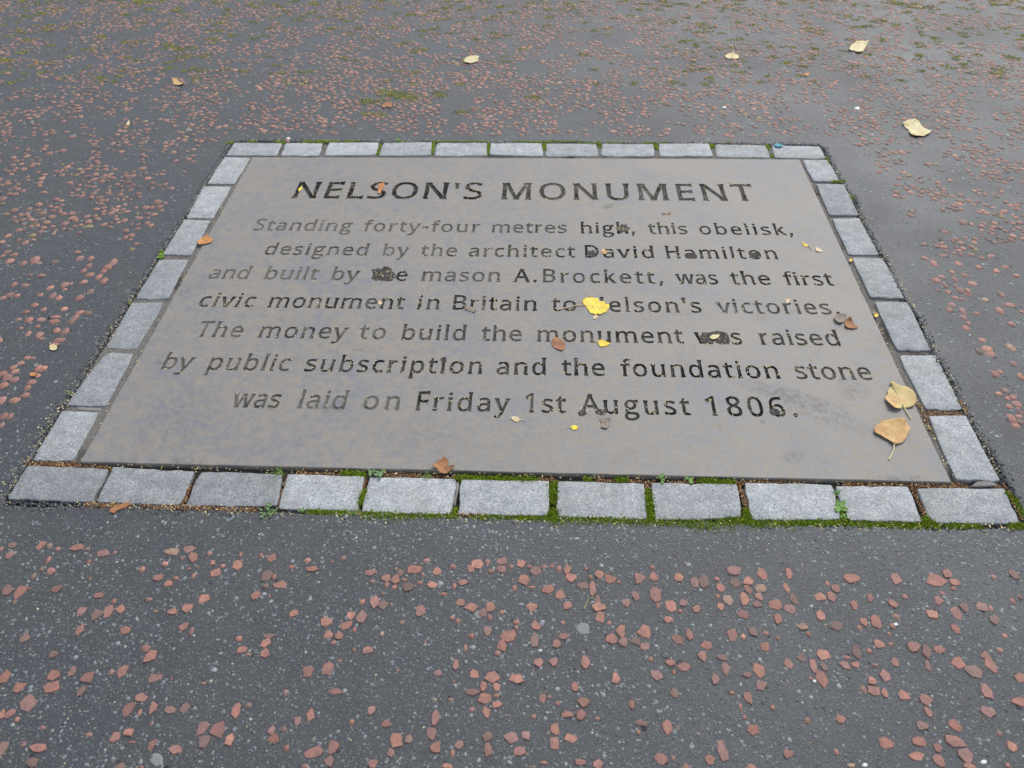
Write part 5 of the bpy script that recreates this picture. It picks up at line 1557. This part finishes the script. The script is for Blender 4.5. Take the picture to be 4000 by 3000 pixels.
grass_tuft(1092, 1846, 16, 0.026, M_GRASS, 'bright grass tuft between the slab and the fourth near sett', spread=0.008)
grass_tuft(1669, 1860, 12, 0.020, M_GRASS, 'grass tuft left of the crumpled brown leaf on the slab edge')
grass_tuft(1393, 2004, 16, 0.018, M_GRASS, 'grass tuft at the foot of the joint after the fourth near sett', z=-0.002, spread=0.007)
grass_tuft(2842, 558, 7, 0.034, M_GRASS, 'thin grass blades behind the far right setts', z=0, spread=0.005)
grass_tuft(3298, 706, 8, 0.012, M_GRASS, 'small yellow green tuft at the outer end of the first right joint', z=-0.001)
weed(1050, 1998, 22, 0.020, M_WEED2, 'blue green weed clump against the near setts', z=-0.003, leaf_r=0.004)
weed(1178, 1996, 6, 0.006, M_WEED2, 'single small blue green weed right of the larger clump', leaf_r=0.0035)
weed(1448, 1852, 4, 0.009, M_WEED2, 'grey green seedling with curled leaves, left of a twin', z=0, leaf_r=0.006, long=1.3)
weed(1487, 1853, 5, 0.008, M_WEED2, 'grey green seedling with curled leaves, right of its twin', z=0, leaf_r=0.006, long=1.3)
weed(2583, 1873, 4, 0.010, M_WEED, 'four-leaved seedling under the slab edge, left of two', z=-0.003, leaf_r=0.006)
weed(2692, 1874, 4, 0.010, M_WEED, 'four-leaved seedling under the slab edge, right of two', z=-0.003, leaf_r=0.006)
weed(3284, 1980, 8, 0.013, M_WEED, 'leafy weed in the joint before the tenth near sett', z=-0.002, leaf_r=0.007, long=1.2)
weed(3268, 1925, 5, 0.008, M_WEED, 'small seedlings above the leafy weed in the same joint', z=-0.004, leaf_r=0.004)
weed(3298, 2022, 5, 0.007, M_WEED, 'low weed at the near end of the joint with the leafy weed', z=-0.003, leaf_r=0.004)
weed(632, 1004, 6, 0.009, M_GRASS, 'bright green clover at the outer edge of the left setts', z=-0.001, leaf_r=0.006)
weed(274, 1540, 3, 0.005, M_WEED, 'tiny green sprout on the left outer edge', z=0, leaf_r=0.004)
weed(1555, 550, 4, 0.008, M_WEED, 'small weed behind the fourth far sett', z=0, leaf_r=0.006)


def straw(P, z, r, m, label, name='dead_grass', cat='grass'):
    W = [at(x, y, z + r) for x, y in P]
    c = W[0].copy()
    pts_ = []
    for i in range(len(W) - 1):
        for t in (0, 0.5):
            pts_.append(W[i].lerp(W[i + 1], t) - c)
    pts_.append(W[-1] - c)
    V, F = tube(pts_, r, r * 0.5)
    o = link(name, mesh_of(name, V, F, True), m, label=label, cat=cat)
    o.location = c
    return o


straw([(2283, 2378), (2292, 2355), (2300, 2338), (2312, 2332), (2322, 2344)], 0.001, 0.0011, M_DRYG, 'bent green grass blade on the near asphalt chippings')
straw([(2357, 806), (2375, 800), (2400, 797)], ZS, 0.001, M_DRYG, 'olive grass scrap on the slab under the heading, upper of two')
straw([(2362, 812), (2380, 808), (2395, 806)], ZS, 0.001, M_DRYG, 'olive grass scrap on the slab under the heading, lower of two')
straw([(1350, 780), (1338, 812), (1336, 832)], ZS, 0.0006, M_STEM, 'thin pale stalk hanging below the "L" of "NELSON\'S"', 'stalk', 'stalk')
straw([(1048, 1593), (1065, 1591), (1080, 1586)], ZS, 0.0008, M_GRASS, 'green grass scrap under the lowest "was"')
straw([(1412, 1580), (1425, 1584), (1436, 1588)], ZS, 0.0008, M_GRASS, 'green grass scrap across the "o" of "on"')

# ------------------------------------------------------------------ other small things
M_GUM = mat_simple('old_gum', (0.20, 0.205, 0.205), (0.25, 0.25, 0.245), 250, 0.8, 0.0005)
blob('chewing_gum', ell(2278, 2456, 26, 25, 14, .07), 0.0, 0.0010, M_GUM, label='large flat grey gum spot on the near asphalt', cat='chewing gum', group='trodden gum spots')
blob('chewing_gum', ell(1869, 2401, 18, 17, 12, .07), 0.0, 0.0009, M_GUM, label='smaller grey gum spot left of the large one', cat='chewing gum', group='trodden gum spots')
blob('chewing_gum', ell(612, 2967, 27, 26, 12, .12), 0.0, 0.0006, M_GUM, label='faint pale gum spot at the near left corner of the view', cat='chewing gum', group='trodden gum spots')
blob('chewing_gum', ell(738, 507, 13, 8, 10, .1), 0.0, 0.0008, M_GUM, label='small grey gum spot on the asphalt left of the far setts', cat='chewing gum', group='trodden gum spots')

M_CAP = mat_simple('turquoise_plastic', (0.03, 0.26, 0.36), (0.05, 0.34, 0.44), 250, 0.4, 0.0003)
capc = at(3040, 570, 0.001)
n, V, F = 18, [], []
for rr, zz_ in ((1, 0), (1.03, .0035), (0.95, .005), (0.75, .005), (0.68, .0030), (0.3, .0030)):
    for i in range(n):
        t = 2 * math.pi * i / n
        V.append((math.cos(t) * 0.0150 * rr, math.sin(t) * 0.0130 * rr, zz_))
V.append((0, 0, .0028))
for r_ in range(5):
    for i in range(n):
        F.append((r_ * n + i, r_ * n + (i + 1) % n, (r_ + 1) * n + (i + 1) % n, (r_ + 1) * n + i))
F += [(5 * n + i, 5 * n + (i + 1) % n, 6 * n) for i in range(n)]
o = link('bottle_cap', mesh_of('bottle_cap', V, F, True), M_CAP, label='small turquoise plastic cap on the far right sett', cat='bottle cap')
o.location = capc

M_PEB = mat_simple('white_pebble_stone', (0.62, 0.62, 0.60), (0.74, 0.74, 0.72), 250, 0.6)
for (px, py, r, lab) in ((3349, 424, 11, 'white pebble on the asphalt short of the pointed cream leaf'), (2829, 420, 8, 'white pebble on the asphalt behind the far right setts'),
                         (3498, 2441, 10, 'white pebble among near right chippings'), (3841, 2978, 15, 'white pebble at the near right corner of the view'),
                         (3377, 2990, 12, 'white pebble at the near edge, left of the corner one'), (2110, 2542, 8, 'small white pebble on the near asphalt below the gum spots'),
                         (1126, 541, 8, 'white pebble behind the first far joint'), (3181, 2662, 9, 'white pebble beside a cluster of near right chippings')):
    blob('pebble', ell(px, py, r, r * (0.7 if py > 1000 else 0.6), 8), 0.0, 0.003, M_PEB, label=lab, cat='pebble', group='white pebbles')
M_PST = mat_simple('red_grit', (0.30, 0.16, 0.13), (0.36, 0.20, 0.16), 250, 0.7)
blob('pebble', ell(1125, 552, 8, 8, 7), 0.0, 0.004, M_PST, label='brownish pebble in the first far joint', cat='pebble')
M_MORT = mat_simple('grey_mortar', (0.20, 0.19, 0.18), (0.27, 0.26, 0.245), 150, 0.9, 0.0012)
blob('mortar_patch', [(3790, 1896), (3815, 1884), (3850, 1878), (3880, 1886), (3895, 1900), (3850, 1905), (3810, 1904)], -0.006, 0.0045, M_MORT, 0.5, label='smooth grey mortar patch in the joint at the near right corner', cat='mortar patch')
blob('mortar_patch', [(1781, 1882), (1792, 1880), (1796, 1895), (1790, 1925), (1784, 1950), (1778, 1985), (1770, 1985), (1772, 1960), (1780, 1930)], -0.009, 0.0065, M_MORT, 0.1, label='pale mortar in the joint after the fifth near sett', cat='mortar patch')
blob('mortar_patch', [(300, 1590), (400, 1597), (392, 1608), (330, 1606), (296, 1602)], -0.004, 0.0028, M_MORT, 0.1, label='pale mortar between the two nearest left setts', cat='mortar patch')

# cracks in the asphalt: narrow ridged strips, the crack's shade given as black colour
M_CRACK = mat_simple('crack_shade', (0.012, 0.012, 0.013), (0.03, 0.03, 0.03), 300, 0.8)


def crack(P, w, label):
    W = [at(x, y, 0) for x, y in P]
    Q = []
    for i in range(len(W) - 1):
        k = max(2, int((W[i + 1] - W[i]).length / 0.008))
        for t in range(k):
            p = W[i].lerp(W[i + 1], t / k)
            p.x += random.gauss(0, .0012)
            p.y += random.gauss(0, .0012)
            Q.append(p)
    Q.append(W[-1])
    V, F = [], []
    for i, p in enumerate(Q):
        a, b = Q[max(0, i - 1)], Q[min(len(Q) - 1, i + 1)]
        d = (b - a).normalized()
        s = Vector((-d.y, d.x, 0))
        ww = w * (1 - 0.8 * abs(2 * i / (len(Q) - 1) - 1) ** 2) * random.uniform(.5, 1.2)
        V += [tuple(p + s * ww + Vector((0, 0, -.0003))), tuple(p + Vector((0, 0, .0004))), tuple(p - s * ww + Vector((0, 0, -.0003)))]
    for i in range(len(Q) - 1):
        a = i * 3
        F += [(a, a + 3, a + 4, a + 1), (a + 1, a + 4, a + 5, a + 2)]
    link('crack', mesh_of('crack', V, F), M_CRACK, ground, label=label)


crack([(532, 944), (570, 950), (600, 962), (618, 970)], .0016, 'thin crack in the asphalt by the left setts')
crack([(470, 1028), (510, 1032), (550, 1042), (575, 1060)], .0016, 'lower thin crack by the left setts')
crack([(3905, 1815), (3950, 1825), (4000, 1850)], .002, 'thin crack in the asphalt by the near right corner')
crack([(2300, 1168 + 860), (2305, 2070)], .001, 'short crack below the near setts')

print('objects', len(bpy.data.objects), 'tris', sum(len(m_.loops) - 2 * len(m_.polygons) for m_ in bpy.data.meshes))
